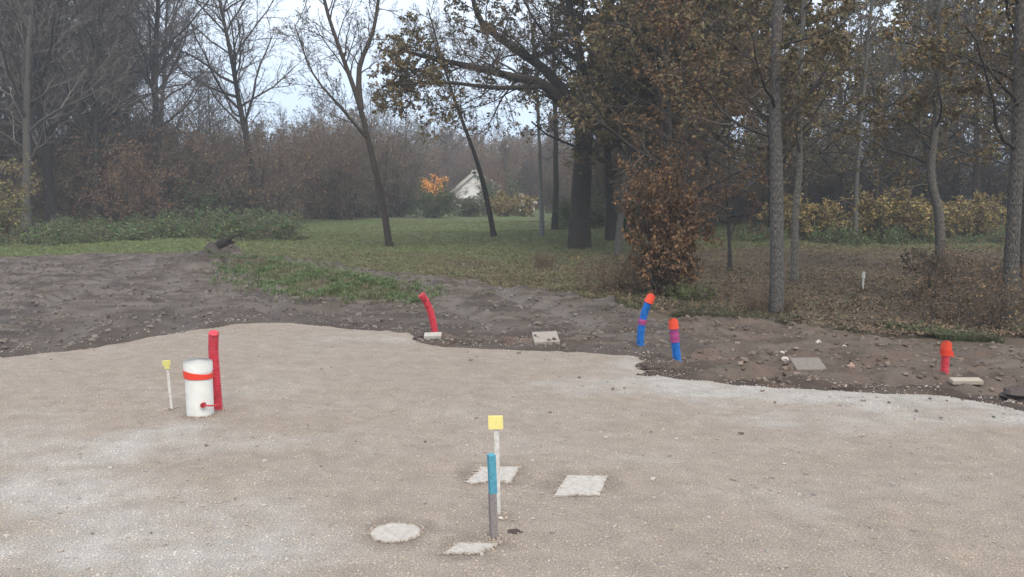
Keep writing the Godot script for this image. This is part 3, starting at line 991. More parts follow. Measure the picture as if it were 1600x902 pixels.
	for k in 3: rw.append(tree("brown_oak", "", Vector3.ZERO, oakish({"high": 10.5, "thick": 0.17, "count": [24, 7, 5, 4], "leaves": 2.4 + 0.6 * k, "leaf_size": 0.12, "finest": 0.007, "round": true, "twig": Color(0.1, 0.085, 0.075)})))
	spots = [[14.5, 32, .78], [17.5, 34, .95], [20.5, 33, 1.05], [23, 35, 1.1], [26, 37, 1.15], [11.5, 36, .72], [9.0, 40, .8], [13.4, 41, .95], [18.5, 43, 1.0], [6.5, 44, .85], [22, 45, 1.1], [27, 46, 1.2], [6.4, 50, .8], [16, 50, .9], [31, 42, 1.2], [11, 52, 1.0], [5.5, 55, .9], [25, 54, 1.1], [20, 27.5, .8], [30, 34, 1.1], [11.8, 32.5, .78], [14.2, 34.5, .95], [17.8, 31, 1.0], [18.6, 38, 1.0], [21.5, 39, 1.1], [5.0, 27.5, .95], [7.0, 29, .9], [8.6, 26.5, .9], [10.2, 31, .75], [6.2, 33, .95], [7.4, 37, .95], [4.6, 38, .85]]
	rows(rw, spots, "brown crowned tree massed in the wood behind the right hand trunks", "trees of the right wood")
	var rt := []
	for k in 2: rt.append(bush("dark_thicket", "", Vector3.ZERO, thicket({"high": 4.0, "leaves": 1.0, "leaf_colors": [Color(0.09, 0.075, 0.05), Color(0.12, 0.085, 0.055), Color(0.08, 0.08, 0.045)]})))
	spots = []
	for k in 12: spots.append([3.5 + k * 2.5 + rng.randf_range(-.7, .7), 41.0 + rng.randf_range(-3, 3), rng.randf_range(0.8, 1.1)])
	for k in 10: spots.append([2.0 + k * 3.2 + rng.randf_range(-.7, .7), 50.0 + rng.randf_range(-3, 3), rng.randf_range(1.0, 1.3)])
	spots = spots.filter(func(q): return q[0] / q[1] > 0.1)
	rows(rt, spots, "dark twiggy thicket deep in the wood on the right", "thickets of the right wood")

	# --- shrubs with a colour of their own
	var p_yellow := thicket({"stems": 16, "wide": 1.8, "high": 1.5, "thick": 0.014, "side": 0.6, "count": [0, 9, 5, 4], "leaves": 3.0, "leaf_size": 0.085, "leaf_colors": [Color(0.3, 0.235, 0.085), Color(0.25, 0.2, 0.08), Color(0.33, 0.23, 0.08), Color(0.18, 0.16, 0.07)]})
	var y := bush("yellow_shrub", "yellow leaved shrub behind the pale birch trunks, right of the russet beech", at(10.0, 27.0), p_yellow)
	y.scale = Vector3(1.1, 0.9, 1)
	var y2 := copy(y, "broad ochre yellow shrub, the brightest on the right, left of the winding trunk", "")
	y2.position = at(12.7, 27.2); y2.scale = Vector3(1.35, 1.05, 1.2); y2.rotation.y = 2.0
	y2 = copy(y, "dull yellow green shrub right of the winding trunk", "")
	y2.position = at(15.2, 27.4); y2.scale = Vector3(1.1, 0.9, 1); y2.rotation.y = 4.0
	y2 = copy(y, "low yellow brown hedge shrub below the long roof of the house", "")
	y2.position = at(0.4, 52.0); y2.scale = Vector3(1.7, 1.0, 1.2); y2.rotation.y = 1.0
	var p_green := thicket({"stems": 16, "wide": 2.0, "high": 1.6, "thick": 0.014, "side": 0.6, "count": [0, 9, 5, 4], "leaves": 2.6, "leaf_size": 0.09, "leaf_colors": [Color(0.06, 0.105, 0.04), Color(0.08, 0.115, 0.045), Color(0.055, 0.09, 0.04), Color(0.11, 0.125, 0.05)]})
	var gs := bush("green_shrub", "olive green shrub in front of the white house", at(-2.3, 54.0), p_green)
	gs.scale = Vector3(1.3, 0.85, 1)
	for s in [[-5.2, 50, 1.2, 1.1, "dark green shrub left of the white house, below the orange tree"], [-14.6, 41, 1.5, 1.25, "large dark green shrub at the edge of the left wood"], [-8.0, 52, 1.6, 1.2, "wide dark green shrub behind the leaning twin stemmed tree"], [-0.75, 59.0, 1.15, 1.45, "olive shrub directly right of the thin leaning sapling, before the house"], [3.0, 33, 0.9, 0.8, "low green shrub just left of the big oak trunk"], [4.8, 30, 0.8, 0.7, "low dark shrub beyond the big oak, right of its trunk"]]:
		y2 = copy(gs, s[4], "")
		y2.position = at(s[0], s[1]); y2.scale = Vector3(s[2], s[3], s[2]); y2.rotation.y = s[0] * 1.7
	# orange tree
	var p_or := thicket({"stems": 7, "wide": 0.7, "high": 3.2, "lean": 0.4, "low": 0.45, "thick": 0.03, "side": 0.8, "count": [0, 9, 6, 4], "leaves": 2.2, "leaf_size": 0.13, "leaf_colors": [Color(0.9, 0.42, 0.07), Color(0.85, 0.34, 0.07), Color(0.92, 0.5, 0.1)]})
	bush("orange_tree", "small bright orange autumn tree left of the white house", at(-6.2, 62.0), p_or, "", "tree").scale = Vector3(0.8, 0.92, 0.8)
	# hazy willow left edge
	bush("yellow_green_shrub", "tall yellow green shrub at the left edge of the picture", at(-16.6, 25.8), thicket({"stems": 16, "wide": 1.4, "high": 2.5, "thick": 0.015, "side": 0.7, "count": [0, 9, 5, 4], "leaves": 2.0, "leaf_size": 0.08, "leaf_colors": [Color(0.2, 0.19, 0.07), Color(0.14, 0.15, 0.06), Color(0.22, 0.16, 0.06)]}))

	# --- brambles and rough growth
	var p_br := thicket({"stems": 26, "wide": 2.4, "high": 0.85, "lean": 1.5, "arch": -0.3, "thick": 0.007, "side": 0.5, "count": [0, 8, 4, 3], "leaves": 2.1, "leaf_size": 0.075, "leaf_wide": 0.7, "leaf_colors": [Color(0.1, 0.165, 0.06), Color(0.13, 0.135, 0.065), Color(0.08, 0.15, 0.055), Color(0.09, 0.14, 0.055), Color(0.06, 0.11, 0.045), Color(0.11, 0.14, 0.06)]})
	var br := [bush("bramble_bush", "", Vector3.ZERO, p_br), bush("bramble_bush", "", Vector3.ZERO, p_br)]
	spots = []
	for k in 9: spots.append([-16.0 + k * 0.85 + rng.randf_range(-.5, .5), 23.6 + k * 0.45 + rng.randf_range(-1.2, 1.2), rng.randf_range(0.35, 1.0)])
	for k in 12: spots.append([-19.5 + k * 1.0 + rng.randf_range(-.4, .4), 28.5 + rng.randf_range(-1.8, 2.2), rng.randf_range(0.5, 1.25)])
	for k in 9: spots.append([-23.5 + k * 1.6 + rng.randf_range(-.5, .5), 35.5 + rng.randf_range(-2, 2), rng.randf_range(1.0, 1.4)])
	rows(br, spots, "low green bramble mound along the left edge of the meadow", "brambles at the left meadow edge")
	var br2 := [copy(br[0], "", ""), copy(br[1], "", "")]
	spots = []
	for k in 9: spots.append([7.2 + k * 1.45 + rng.randf_range(-.4, .4), 25.5 + rng.randf_range(-1, 1.5), rng.randf_range(0.5, 0.75)])
	for k in 6: spots.append([10.0 + k * 1.7 + rng.randf_range(-.4, .4), 28.0 + rng.randf_range(-1, 1), rng.randf_range(0.6, 0.9)])
	rows(br2, spots, "low green bramble clump in front of the right wood", "brambles in front of the right wood")

	# --- single trees one can tell apart
	var foot := at(-16.67, 38.0)
	tree("bare_tree", "dark bare tree with upswept forks, tallest against the sky at left", foot, bareish({"high": 15.5, "thick": 0.23, "tip": 0.05, "count": [36, 9, 6, 4], "from": [0.3, 0.1, 0.1, 0.1], "reach": [0.3, 0.5, 0.5, 0.5], "bark": Color(0.085, 0.075, 0.07), "twig": Color(0.09, 0.08, 0.08), "finest": 0.008, "leaves": 0.7, "leaf_size": 0.05, "bare": 0.6, "bare_cut": 0.0}))
	tree("bare_tree", "spreading bare tree with a fan of twigs right of the tallest left one", at(-13.11, 42.0), bareish({"high": 14.5, "thick": 0.24, "count": [34, 8, 6, 4], "from": [0.32, 0.1, 0.1, 0.1], "angle": [50.0, 40.0, 36.0, 36.0], "reach": [0.36, 0.5, 0.5, 0.5], "round": true, "bark": Color(0.08, 0.068, 0.065), "twig": Color(0.1, 0.085, 0.08), "finest": 0.008, "leaf_size": 0.055, "bare": 0.6, "bare_cut": -0.05, "leaves": 1.0}))
	tree("pale_bare_tree", "pale grey trunked bare tree at the left edge", at(-18.0, 29.8), bareish({"high": 13.0, "thick": 0.19, "bark": Color(0.2, 0.19, 0.17), "count": [24, 7, 5, 4]}))
	tree("dark_bare_tree", "dark trunked bare tree just right of the pale trunk at the left edge", at(-18.2, 32.0), bareish({"high": 14.0, "thick": 0.22, "bark": Color(0.07, 0.06, 0.055), "count": [30, 8, 5, 4]}))
	# twin-stemmed leaning tree
	foot = at(-3.82, 25.0)
	var P := func(a: Array) -> PackedVector3Array:
		var o := PackedVector3Array()
		for q in a: o.append(Vector3(q[0], q[1], q[2]))
		return o
	tree("leaning_tree", "leaning bare tree with a forked stem in the middle of the meadow", foot, bareish({"high": 9.5, "thick": 0.125, "tip": 0.03, "count": [20, 7, 5, 4], "from": [0.5, 0.1, 0.1, 0.1], "reach": [0.2, 0.5, 0.5, 0.5], "bark": Color(0.15, 0.125, 0.105), "twig": Color(0.11, 0.095, 0.09), "leaves": 0.1, "limb_count": 16, "limb_reach": 1.5, "sides": 12, "flare": 1.5, "finest": 0.005}),
		P.call([[0.02, -0.15, 0], [-0.16, 1.21, 0], [-0.45, 2.67, 0], [-0.82, 4.31, 0.05], [-1.22, 5.55, 0.1], [-1.67, 6.95, 0.2], [-1.95, 8.43, 0.3], [-2.2, 9.8, 0.3]]),
		[[0.1, Vector3(-0.79, 4.2, 0.05), Vector3(-0.84, 5.45, -0.15), Vector3(-0.42, 6.58, -0.3), Vector3(-0.2, 7.9, -0.4), Vector3(0.0, 9.2, -0.4)], [0.06, Vector3(-0.6, 3.3, 0), Vector3(-1.3, 4.2, 0.4), Vector3(-2.1, 5.2, 0.5), Vector3(-2.6, 6.6, 0.5)]])
	tree("thin_leaning_tree", "thin dark sapling leaning left in front of the white house", at(-0.6, 27.9), bareish({"high": 8.2, "thick": 0.11, "tip": 0.02, "count": [16, 6, 5, 3], "from": [0.42, 0.1, 0.1, 0.1], "reach": [0.2, 0.5, 0.5, 0.5], "bark": Color(0.09, 0.078, 0.068), "twig": Color(0.08, 0.07, 0.068), "leaves": 0.15, "finest": 0.005}),
		P.call([[0, -0.15, 0], [-0.24, 1.16, 0], [-0.57, 2.48, 0], [-1.11, 3.99, 0], [-1.49, 5.06, 0.1], [-1.8, 6.13, 0.1], [-2.2, 7.6, 0.2]]))
	tree("slim_birch", "slim pale trunk standing just left of the big oak", at(1.05, 28.1), bareish({"high": 9.0, "thick": 0.085, "tip": 0.03, "from": [0.5, 0.1, 0.1, 0.1], "count": [16, 6, 5, 3], "reach": [0.16, 0.5, 0.5, 0.5], "bark": Color(0.46, 0.45, 0.42), "finest": 0.005}))
	tree("ivy_tree", "dark straight trunk between the slim pale one and the oak", at(1.75, 33.0), oakish({"high": 9.0, "thick": 0.13, "tip": 0.06, "from": [0.45, 0.1, 0.1, 0.1], "count": [18, 6, 5, 4], "reach": [0.17, 0.5, 0.5, 0.5], "leaves": 1.0, "bark": Color(0.09, 0.085, 0.075)}))
	# big oak
	var oak := oakish({"high": 9.6, "thick": 0.36, "tip": 0.12, "count": [16, 9, 7, 5], "from": [0.5, 0.12, 0.1, 0.1], "angle": [62.0, 48.0, 45.0, 45.0], "reach": [0.4, 0.5, 0.5, 0.5], "leaves": 3.8, "leaf_size": 0.1, "bark": Color(0.115, 0.1, 0.085), "sides": 20, "rough": 0.16, "flare": 1.45, "limb_count": 15, "limb_reach": 1.9, "bare": 0.35, "bare_cut": -0.25, "bare_side": -0.2})
	tree("old_oak", "big old oak with a thick dark trunk and brown leaved crown", at(1.92, 23.0), oak,
		P.call([[0, -0.2, 0], [0.02, 0.6, 0], [0.04, 1.6, 0], [0.1, 3.03, 0], [0.06, 4.2, 0], [0.5, 5.7, 0], [0.9, 7.4, -0.2], [1.2, 9.4, -0.3]]),
		[[0.17, Vector3(0.02, 3.5, 0), Vector3(-1.0, 4.5, 0.4), Vector3(-1.92, 4.7, 0.7), Vector3(-2.99, 4.95, 0.8), Vector3(-4.06, 5.15, 0.9), Vector3(-4.95, 5.4, 0.9)],
		[0.17, Vector3(-0.03, 3.75, 0), Vector3(-0.85, 4.95, -0.5), Vector3(-1.92, 5.75, -0.8), Vector3(-2.8, 6.5, -1.0), Vector3(-3.1, 7.4, -1.0), Vector3(-3.3, 8.6, -1)],
		[0.16, Vector3(0.09, 4.0, 0), Vector3(0.95, 5.15, 0.6), Vector3(2.15, 6.2, 1.0), Vector3(3.2, 7.2, 1.2), Vector3(4.2, 8.4, 1.2)],
		[0.14, Vector3(0.2, 3.3, 0), Vector3(1.3, 4.25, -0.6), Vector3(2.7, 4.8, -1.0), Vector3(3.95, 5.15, -1.2), Vector3(5.2, 5.3, -1.3)],
		[0.08, Vector3(-1.0, 4.5, 0.4), Vector3(-2.28, 4.36, 1.1), Vector3(-3.7, 4.45, 1.5), Vector3(-4.8, 4.36, 1.7)],
		[0.13, Vector3(0.05, 3.5, 0), Vector3(-0.1, 5.3, 0.8), Vector3(-0.5, 6.8, 1.2), Vector3(-0.7, 7.9, 1.4), Vector3(-0.9, 9.2, 1.5)],
		[0.13, Vector3(0.1, 3.2, 0), Vector3(0.8, 4.0, 1.2), Vector3(1.4, 4.5, 2.4), Vector3(2.3, 4.9, 3.4), Vector3(3.2, 5.3, 4.2)],
		[0.12, Vector3(0.3, 4.9, 0), Vector3(1.7, 5.5, -0.2), Vector3(3.4, 6.0, 0.1), Vector3(5.0, 6.6, 0.3), Vector3(6.4, 7.3, 0.4)]])
	# trees behind and beside the oak
	tree("brown_oak", "slim dark trunked oak close behind the big oak, on its right", at(3.15, 25.6), oakish({"high": 10.0, "thick": 0.17, "count": [26, 8, 6, 4], "from": [0.2, 0.1, 0.1, 0.1], "reach": [0.36, 0.5, 0.5, 0.5], "leaves": 4.2}))
	tree("brown_oak", "brown leaved oak rising behind the russet beech bush", at(3.85, 20.0), oakish({"high": 9.5, "thick": 0.11, "bark": Color(0.19, 0.18, 0.165), "count": [28, 8, 6, 4], "from": [0.2, 0.1, 0.1, 0.1], "reach": [0.36, 0.5, 0.5, 0.5], "leaves": 4.0}))
	tree("pale_stemmed_oak", "pale stemmed leafy oak between the big oak and the russet bush", at(2.75, 21.0), oakish({"high": 9.0, "thick": 0.1, "bark": Color(0.22, 0.21, 0.19), "count": [28, 8, 6, 4], "from": [0.22, 0.1, 0.1, 0.1], "reach": [0.3, 0.5, 0.5, 0.5], "leaves": 3.4}))
	tree("young_beech", "young beech hung with tawny leaves between the russet bush and grey trunk", at(4.5, 16.5), oakish({"high": 4.6, "thick": 0.05, "bark": Color(0.14, 0.13, 0.12), "count": [26, 7, 5, 3], "from": [0.18, 0.1, 0.1, 0.1], "angle": [62.0, 45.0, 42.0, 40.0], "reach": [0.3, 0.5, 0.5, 0.5], "up": [0.1, 0.1, 0, 0], "leaves": 1.4, "leaf_size": 0.075, "leaf_colors": [Color(0.18, 0.1, 0.055), Color(0.14, 0.085, 0.05), Color(0.17, 0.115, 0.065)], "finest": 0.003}))
	# russet beech bush
	var rb := bush("russet_beech", "dense russet leaved beech bush behind the blue conduits", at(2.38, 12.3), thicket({"stems": 20, "wide": 0.75, "high": 2.0, "thick": 0.012, "lean": 0.26, "arch": -0.02, "side": 0.4, "count": [0, 13, 6, 4], "leaves": 2.2, "leaf_size": 0.062, "finest": 0.002, "low": 0.14, "twig": Color(0.09, 0.065, 0.055), "leaf_colors": [Color(0.185, 0.105, 0.055), Color(0.14, 0.085, 0.05), Color(0.25, 0.145, 0.07), Color(0.11, 0.075, 0.05)]}))
	rb.scale = Vector3(0.93, 1.0, 0.9)
	tree("young_beech", "taller young beech with tawny leaves rising straight behind the russet bush", at(3.35, 15.2), oakish({"high": 5.4, "thick": 0.055, "bark": Color(0.14, 0.13, 0.12), "count": [30, 7, 5, 3], "from": [0.16, 0.1, 0.1, 0.1], "angle": [58.0, 45.0, 42.0, 40.0], "reach": [0.24, 0.5, 0.5, 0.5], "up": [0.15, 0.1, 0, 0], "leaves": 2.2, "leaf_size": 0.075, "leaf_colors": [Color(0.17, 0.1, 0.055), Color(0.14, 0.09, 0.05), Color(0.2, 0.12, 0.06)], "finest": 0.003}))
	bush("green_weeds", "tuft of green weeds at the foot of the russet beech bush", at(2.62, 11.75), thicket({"stems": 14, "wide": 0.5, "high": 0.35, "thick": 0.004, "lean": 0.9, "side": 0.14, "count": [0, 7, 4, 2], "leaves": 2.2, "leaf_size": 0.035, "finest": 0.0015, "leaf_colors": [Color(0.1, 0.13, 0.045), Color(0.075, 0.1, 0.04)]}), "", "weeds")
	bush("bare_weeds", "low bare brown scrub left of the russet beech bush", at(1.55, 12.6), thicket({"stems": 22, "wide": 0.9, "high": 0.6, "thick": 0.005, "lean": 0.8, "side": 0.25, "count": [0, 8, 4, 3], "leaves": 0.8, "leaf_size": 0.035, "finest": 0.002}), "", "scrub")
	# trunks of the right foreground
	tree("grey_trunk_tree", "straight grey trunked tree nearest the soil strip, right of the russet bush", at(3.55, 10.7), oakish({"high": 7.0, "thick": 0.105, "tip": 0.05, "bark": Color(0.22, 0.205, 0.19), "count": [18, 7, 6, 4], "from": [0.4, 0.1, 0.1, 0.1], "reach": [0.24, 0.5, 0.5, 0.5], "leaves": 3.0, "leaf_size": 0.07, "finest": 0.003, "sides": 14, "rough": 0.14, "leaf_colors": [Color(0.13, 0.105, 0.06), Color(0.11, 0.1, 0.055), Color(0.16, 0.115, 0.065)]}),
		P.call([[0.01, -0.2, 0], [0.0, 0.5, 0], [-0.05, 1.6, 0], [-0.09, 2.2, 0.02], [-0.12, 2.85, 0], [-0.13, 4.07, 0], [-0.1, 5.5, 0], [0.0, 7.0, 0]]))
	tree("slender_birch", "slender pale stemmed tree right behind the straight grey trunk", at(5.03, 14.2), oakish({"high": 7.5, "thick": 0.07, "tip": 0.03, "bark": Color(0.3, 0.28, 0.24), "count": [20, 6, 5, 4], "from": [0.42, 0.1, 0.1, 0.1], "reach": [0.22, 0.5, 0.5, 0.5], "leaves": 2.5, "leaf_size": 0.08, "finest": 0.003, "sides": 12, "leaf_colors": [Color(0.13, 0.11, 0.05), Color(0.16, 0.12, 0.06)]}),
		P.call([[0, -0.2, 0], [-0.04, 1.26, 0], [0.0, 2.0, 0], [-0.03, 2.81, 0], [-0.04, 4.85, 0], [0.1, 7.4, 0]]))
	tree("thin_pole_tree", "thin pale pole of a tree between the slender birch and the winding trunk", at(10.88, 25.5), oakish({"high": 9.5, "thick": 0.085, "tip": 0.04, "bark": Color(0.24, 0.23, 0.21), "count": [18, 6, 5, 3], "from": [0.5, 0.1, 0.1, 0.1], "reach": [0.16, 0.5, 0.5, 0.5], "leaves": 0.6}))
	tree("winding_tree", "pale trunk winding in gentle bends at the right", at(8.66, 16.1), oakish({"high": 7.5, "thick": 0.11, "tip": 0.05, "bark": Color(0.25, 0.235, 0.21), "count": [20, 7, 6, 4], "from": [0.36, 0.1, 0.1, 0.1], "reach": [0.24, 0.5, 0.5, 0.5], "leaves": 2.8, "leaf_size": 0.085, "finest": 0.003, "sides": 14, "rough": 0.14}),
		P.call([[0, -0.2, 0], [-0.06, 0.5, 0], [-0.14, 1.22, 0], [-0.35, 1.98, 0], [-0.33, 2.84, 0], [-0.28, 3.58, 0], [-0.36, 5.26, 0], [-0.3, 7.4, 0]]))
	bush("trunk_scrub", "dark leafy scrub wrapped round the foot of the winding trunk", at(6.45, 12.1), thicket({"stems": 16, "wide": 0.5, "high": 0.75, "thick": 0.006, "lean": 0.4, "side": 0.2, "count": [0, 9, 5, 3], "leaves": 2.0, "leaf_size": 0.045, "finest": 0.002, "leaf_colors": [Color(0.06, 0.055, 0.035), Color(0.05, 0.06, 0.035), Color(0.09, 0.065, 0.04)]}), "", "scrub")
	tree("edge_tree", "grey trunked tree at the right edge of the picture", at(6.33, 10.1), oakish({"high": 6.5, "thick": 0.1, "tip": 0.05, "bark": Color(0.2, 0.185, 0.165), "count": [16, 7, 6, 4], "from": [0.4, 0.1, 0.1, 0.1], "reach": [0.24, 0.5, 0.5, 0.5], "leaves": 2.6, "leaf_size": 0.07, "finest": 0.003, "sides": 14, "rough": 0.14}),
		P.call([[0, -0.2, 0], [-0.03, 0.8, 0], [-0.05, 1.6, 0], [-0.08, 2.4, 0.02], [-0.12, 3.2, 0], [-0.15, 4.4, 0], [-0.1, 6.5, 0]]))
	tree("dark_edge_tree", "dark trunk close behind the grey one at the right edge", at(7.25, 11.6), oakish({"high": 8.0, "thick": 0.11, "tip": 0.07, "bark": Color(0.1, 0.087, 0.076), "count": [18, 7, 6, 4], "from": [0.3, 0.1, 0.1, 0.1], "reach": [0.24, 0.5, 0.5, 0.5], "leaves": 2.6, "leaf_size": 0.075, "finest": 0.003, "sides": 14}))
	var sc := bush("bare_scrub", "knee high bare brown scrub left of the grey trunk at the right edge", at(5.7, 10.1), thicket({"stems": 34, "wide": 1.5, "high": 0.85, "thick": 0.005, "lean": 0.7, "side": 0.3, "count": [0, 8, 4, 3], "leaves": 0.7, "leaf_size": 0.035, "finest": 0.002}), "", "scrub")
	var s2 := copy(sc, "low bare brown scrub around the foot of the dark trunk at right", "")
	s2.position = at(7.0, 11.4); s2.rotation.y = 2.2; s2.scale = Vector3(1.2, 1.1, 1.1)
	s2 = copy(sc, "sparse dry scrub between the winding trunk and the right edge", "")
	s2.position = at(8.2, 13.2); s2.rotation.y = 4.0; s2.scale = Vector3(1.4, 1.0, 1.2)
	s2 = copy(sc, "low dry scrub round the foot of the straight grey trunk", "")
	s2.position = at(3.5, 10.95); s2.rotation.y = 1.0; s2.scale = Vector3(0.8, 0.4, 0.5)
	# uprooted stump at the mud, small mound on the meadow
	s2 = copy(sc, "small dead stump of brush on the meadow in front of the oak", "")
	s2.position = at(0.7, 16.6); s2.rotation.y = 3.0; s2.scale = Vector3(0.35, 0.5, 0.35)

func build_debris() -> void:
	# roots and a broken stump pushed up at the end of the mud
	var o := thing("uprooted_stump", "dark uprooted stump with broken roots at the end of the mud", "stump", Vector3(-6.75, mud_shape(-6.75, 18.4)[0], -18.4), 0.3)
	var b := Buf.new()
	tube(b, finer(PackedVector3Array([Vector3(-0.3, -0.1, 0), Vector3(-0.1, 0.02, 0), Vector3(0.12, 0.12, 0), Vector3(0.24, 0.14, 0.05)]), 4), PackedFloat32Array([0.1, 0.11, 0.12, 0.12, 0.13, 0.13, 0.13, 0.14, 0.14, 0.14, 0.13, 0.13, 0.12]), 12, Color(0.06, 0.052, 0.048), true, 0.3, true)
	part("log", b, M.bark, o)
	for k in 9:
		b = Buf.new()
		var d := Vector3(0.6, rng.randf_range(-0.3, 0.9), rng.randf_range(-0.9, 0.9)).normalized()
		var pts := wander(Vector3(0.2, 0.12, 0.03), d, rng.randf_range(0.1, 0.24), 5, -0.1, 0.35)
		tube(b, pts, PackedFloat32Array([0.05, 0.042, 0.034, 0.026, 0.018, 0.01]), 6, Color(0.06, 0.05, 0.045), true, 0.2)
		part("root", b, M.bark, o)

# ---------------------------------------------------------------- ground stuff
func build_scatter() -> void:
	var spots := []
	var b := Buf.new()
	lump(b, Vector3.ZERO, Vector3(1, 0.7, 0.85), Color.WHITE, 3.0, 5)
	var peb := mesh_of(b, null)
	b = Buf.new()
	lump(b, Vector3.ZERO, Vector3(1, 0.75, 0.85), Color.WHITE, 8.0, 7)
	var clodm := mesh_of(b, null)
	# pebbles of the gravel
	while spots.size() < 70000:
		var d := rng.randf_range(2.6, 9.9)
		var x := rng.randf_range(-0.75, 0.75) * (d + 0.6)
		if d > 6.5 and rng.randf() < 0.35: continue
		var s := gravel_in(x, d)
		if s < 0.03: continue
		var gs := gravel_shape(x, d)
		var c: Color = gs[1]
		var k := rng.randf_range(0.72, 1.06)
		c = Color(c.r * k, c.g * k * rng.randf_range(0.95, 1.03), c.b * k * rng.randf_range(0.9, 1.05))
		var r := 0.0028 + 0.0045 * pow(rng.randf(), 3.0)
		spots.append([turned(Vector3(x, gs[0] + r * 0.15, -d), Vector3(r, r, r), 0.6), c])
	for k in 60000:
		# gravel spilled and trodden over the edge into the soil and mud
		var d := rng.randf_range(5.4, 10.2)
		var x := rng.randf_range(-0.72, 0.72) * d
		var gi := gravel_in(x, d)
		if gi > 0.03 or gi < -0.5 or rng.randf() > exp(gi * 9.0) * clampf(0.6 + 1.6 * fn.get_noise_2d(x * 2.0 + 11, d * 2.0), 0, 1): continue
		var r := 0.004 + 0.007 * pow(rng.randf(), 2.5)
		var y := maxf(maxf(soil_top(x, d), gravel_shape(x, d)[0]), mud_shape(x, d)[0])
		spots.append([turned(Vector3(x, y + r * 0.2, -d), Vector3(r * 1.2, r * 0.8, r), 0.5), Color(0.44, 0.4, 0.36) * rng.randf_range(0.5, 1.05)])
	for k in 900:
		var d := rng.randf_range(2.9, 9.0)
		var x := rng.randf_range(-0.72, 0.72) * (d + 0.4)
		if gravel_in(x, d) < 0.04: continue
		var r := 0.007 + 0.011 * pow(rng.randf(), 3.0)
		spots.append([turned(Vector3(x, gravel_shape(x, d)[0] + r * 0.1, -d), Vector3(r, r * 0.8, r), 0.5), Color(0.36, 0.31, 0.27).lerp(Color(0.46, 0.44, 0.42), rng.randf()) * rng.randf_range(0.6, 1.0)])
	for q in rims:
		for k in 11:
			var x := q.x + rng.randfn(0, 0.009)
			var d := q.y + rng.randfn(0, 0.008)
			var r := 0.0022 + 0.0045 * pow(rng.randf(), 2.5)
			spots.append([turned(Vector3(x, gravel_height(x, d) + 0.005 + r * 0.2, -d), Vector3(r, r, r) * 1.1, 0.6), Color(0.4, 0.34, 0.285) * rng.randf_range(0.65, 1.1)])
	for q in [[-2.21, 5.55, 0.1], [-2.155, 5.73, 0.04], [-0.083, 3.565, 0.022], [-0.066, 3.84, 0.018], [-2.52, 5.77, 0.016]]:
		# loose grit gathered round the foot of each pipe and stake
		for k in int(120 + 2600 * q[2]):
			var a := rng.randf() * TAU
			var far: float = q[2] + absf(rng.randfn(0, 0.018))
			var r := 0.003 + 0.006 * pow(rng.randf(), 2.5)
			var x: float = q[0] + cos(a) * far
			var d: float = q[1] + sin(a) * far
			spots.append([turned(Vector3(x, gravel_height(x, d) + maxf(0.0, 0.014 - 0.5 * (far - q[2])) * rng.randf(), -d), Vector3(r, r, r), 0.6), Color(0.38, 0.32, 0.27) * rng.randf_range(0.6, 1.1)])
	scatter("gravel_pebbles", peb, M.scatter, spots, "loose beige and grey pebbles of the gravel yard", "gravel")
	# crumbs of dark earth on the gravel, mostly near the soil
	spots = []
	while spots.size() < 200:
		var d := rng.randf_range(2.9, 9.5)
		var x := rng.randf_range(-0.7, 0.75) * (d + 0.4)
		var s := gravel_in(x, d)
		if s < 0.0 or rng.randf() > exp(-s * (1.3 if x > 0 else 2.6)) * 0.8 + 0.06: continue
		var r := 0.004 + 0.016 * pow(rng.randf(), 4.0)
		spots.append([turned(Vector3(x, gravel_height(x, d) + r * 0.3, -d), Vector3(r, r * 0.7, r)), Color(0.17, 0.14, 0.12) * rng.randf_range(0.6, 1.5)])
	scatter("earth_crumbs", clodm, M.scatter, spots, "crumbs of dark earth strewn over the gravel", "earth")
	# clods of mud and soil
	spots = []
	while spots.size() < 6000:
		var d := rng.randf_range(8.0, 20.0)
		var x := rng.randf_range(-0.75, 0.25) * d
		if inside(mud_edge, Vector2(x, d)) < 0.15 or gravel_in(x, d) > -0.02 or inside(bank_edge, Vector2(x, d)) > -0.1: continue
		var r := 0.008 + 0.032 * pow(rng.randf(), 4.0)
		spots.append([turned(Vector3(x, mud_shape(x, d)[0] + r * 0.2, -d), Vector3(r * 1.2, r * 0.9, r)), Color(0.15, 0.13, 0.115) * rng.randf_range(0.6, 1.15)])
	scatter("mud_clods", clodm, M.wet, spots, "grey clods of churned mud left of the grassy bank", "mud")
	spots = []
	while spots.size() < 3000:
		var d := rng.randf_range(5.6, 10.6)
		var x := rng.randf_range(-0.15, 0.72) * d
		if inside(soil_edge, Vector2(x, d)) < 0.1 or gravel_in(x, d) > -0.02: continue
		var r := 0.006 + 0.03 * pow(rng.randf(), 5.0)
		var c := Color(0.165, 0.128, 0.105) * rng.randf_range(0.5, 1.35)
		if rng.randf() < 0.02: c = Color(0.34, 0.29, 0.25)
		spots.append([turned(Vector3(x, soil_top(x, d) + r * 0.2, -d), Vector3(r * 1.2, r * 0.8, r)), c])
	scatter("soil_clods", clodm, M.scatter, spots, "brown clods and stones of the dug soil strip", "soil")
	# grass
	var grass := tuft(9, 0.11, 0.07, 0.4)
	spots = []
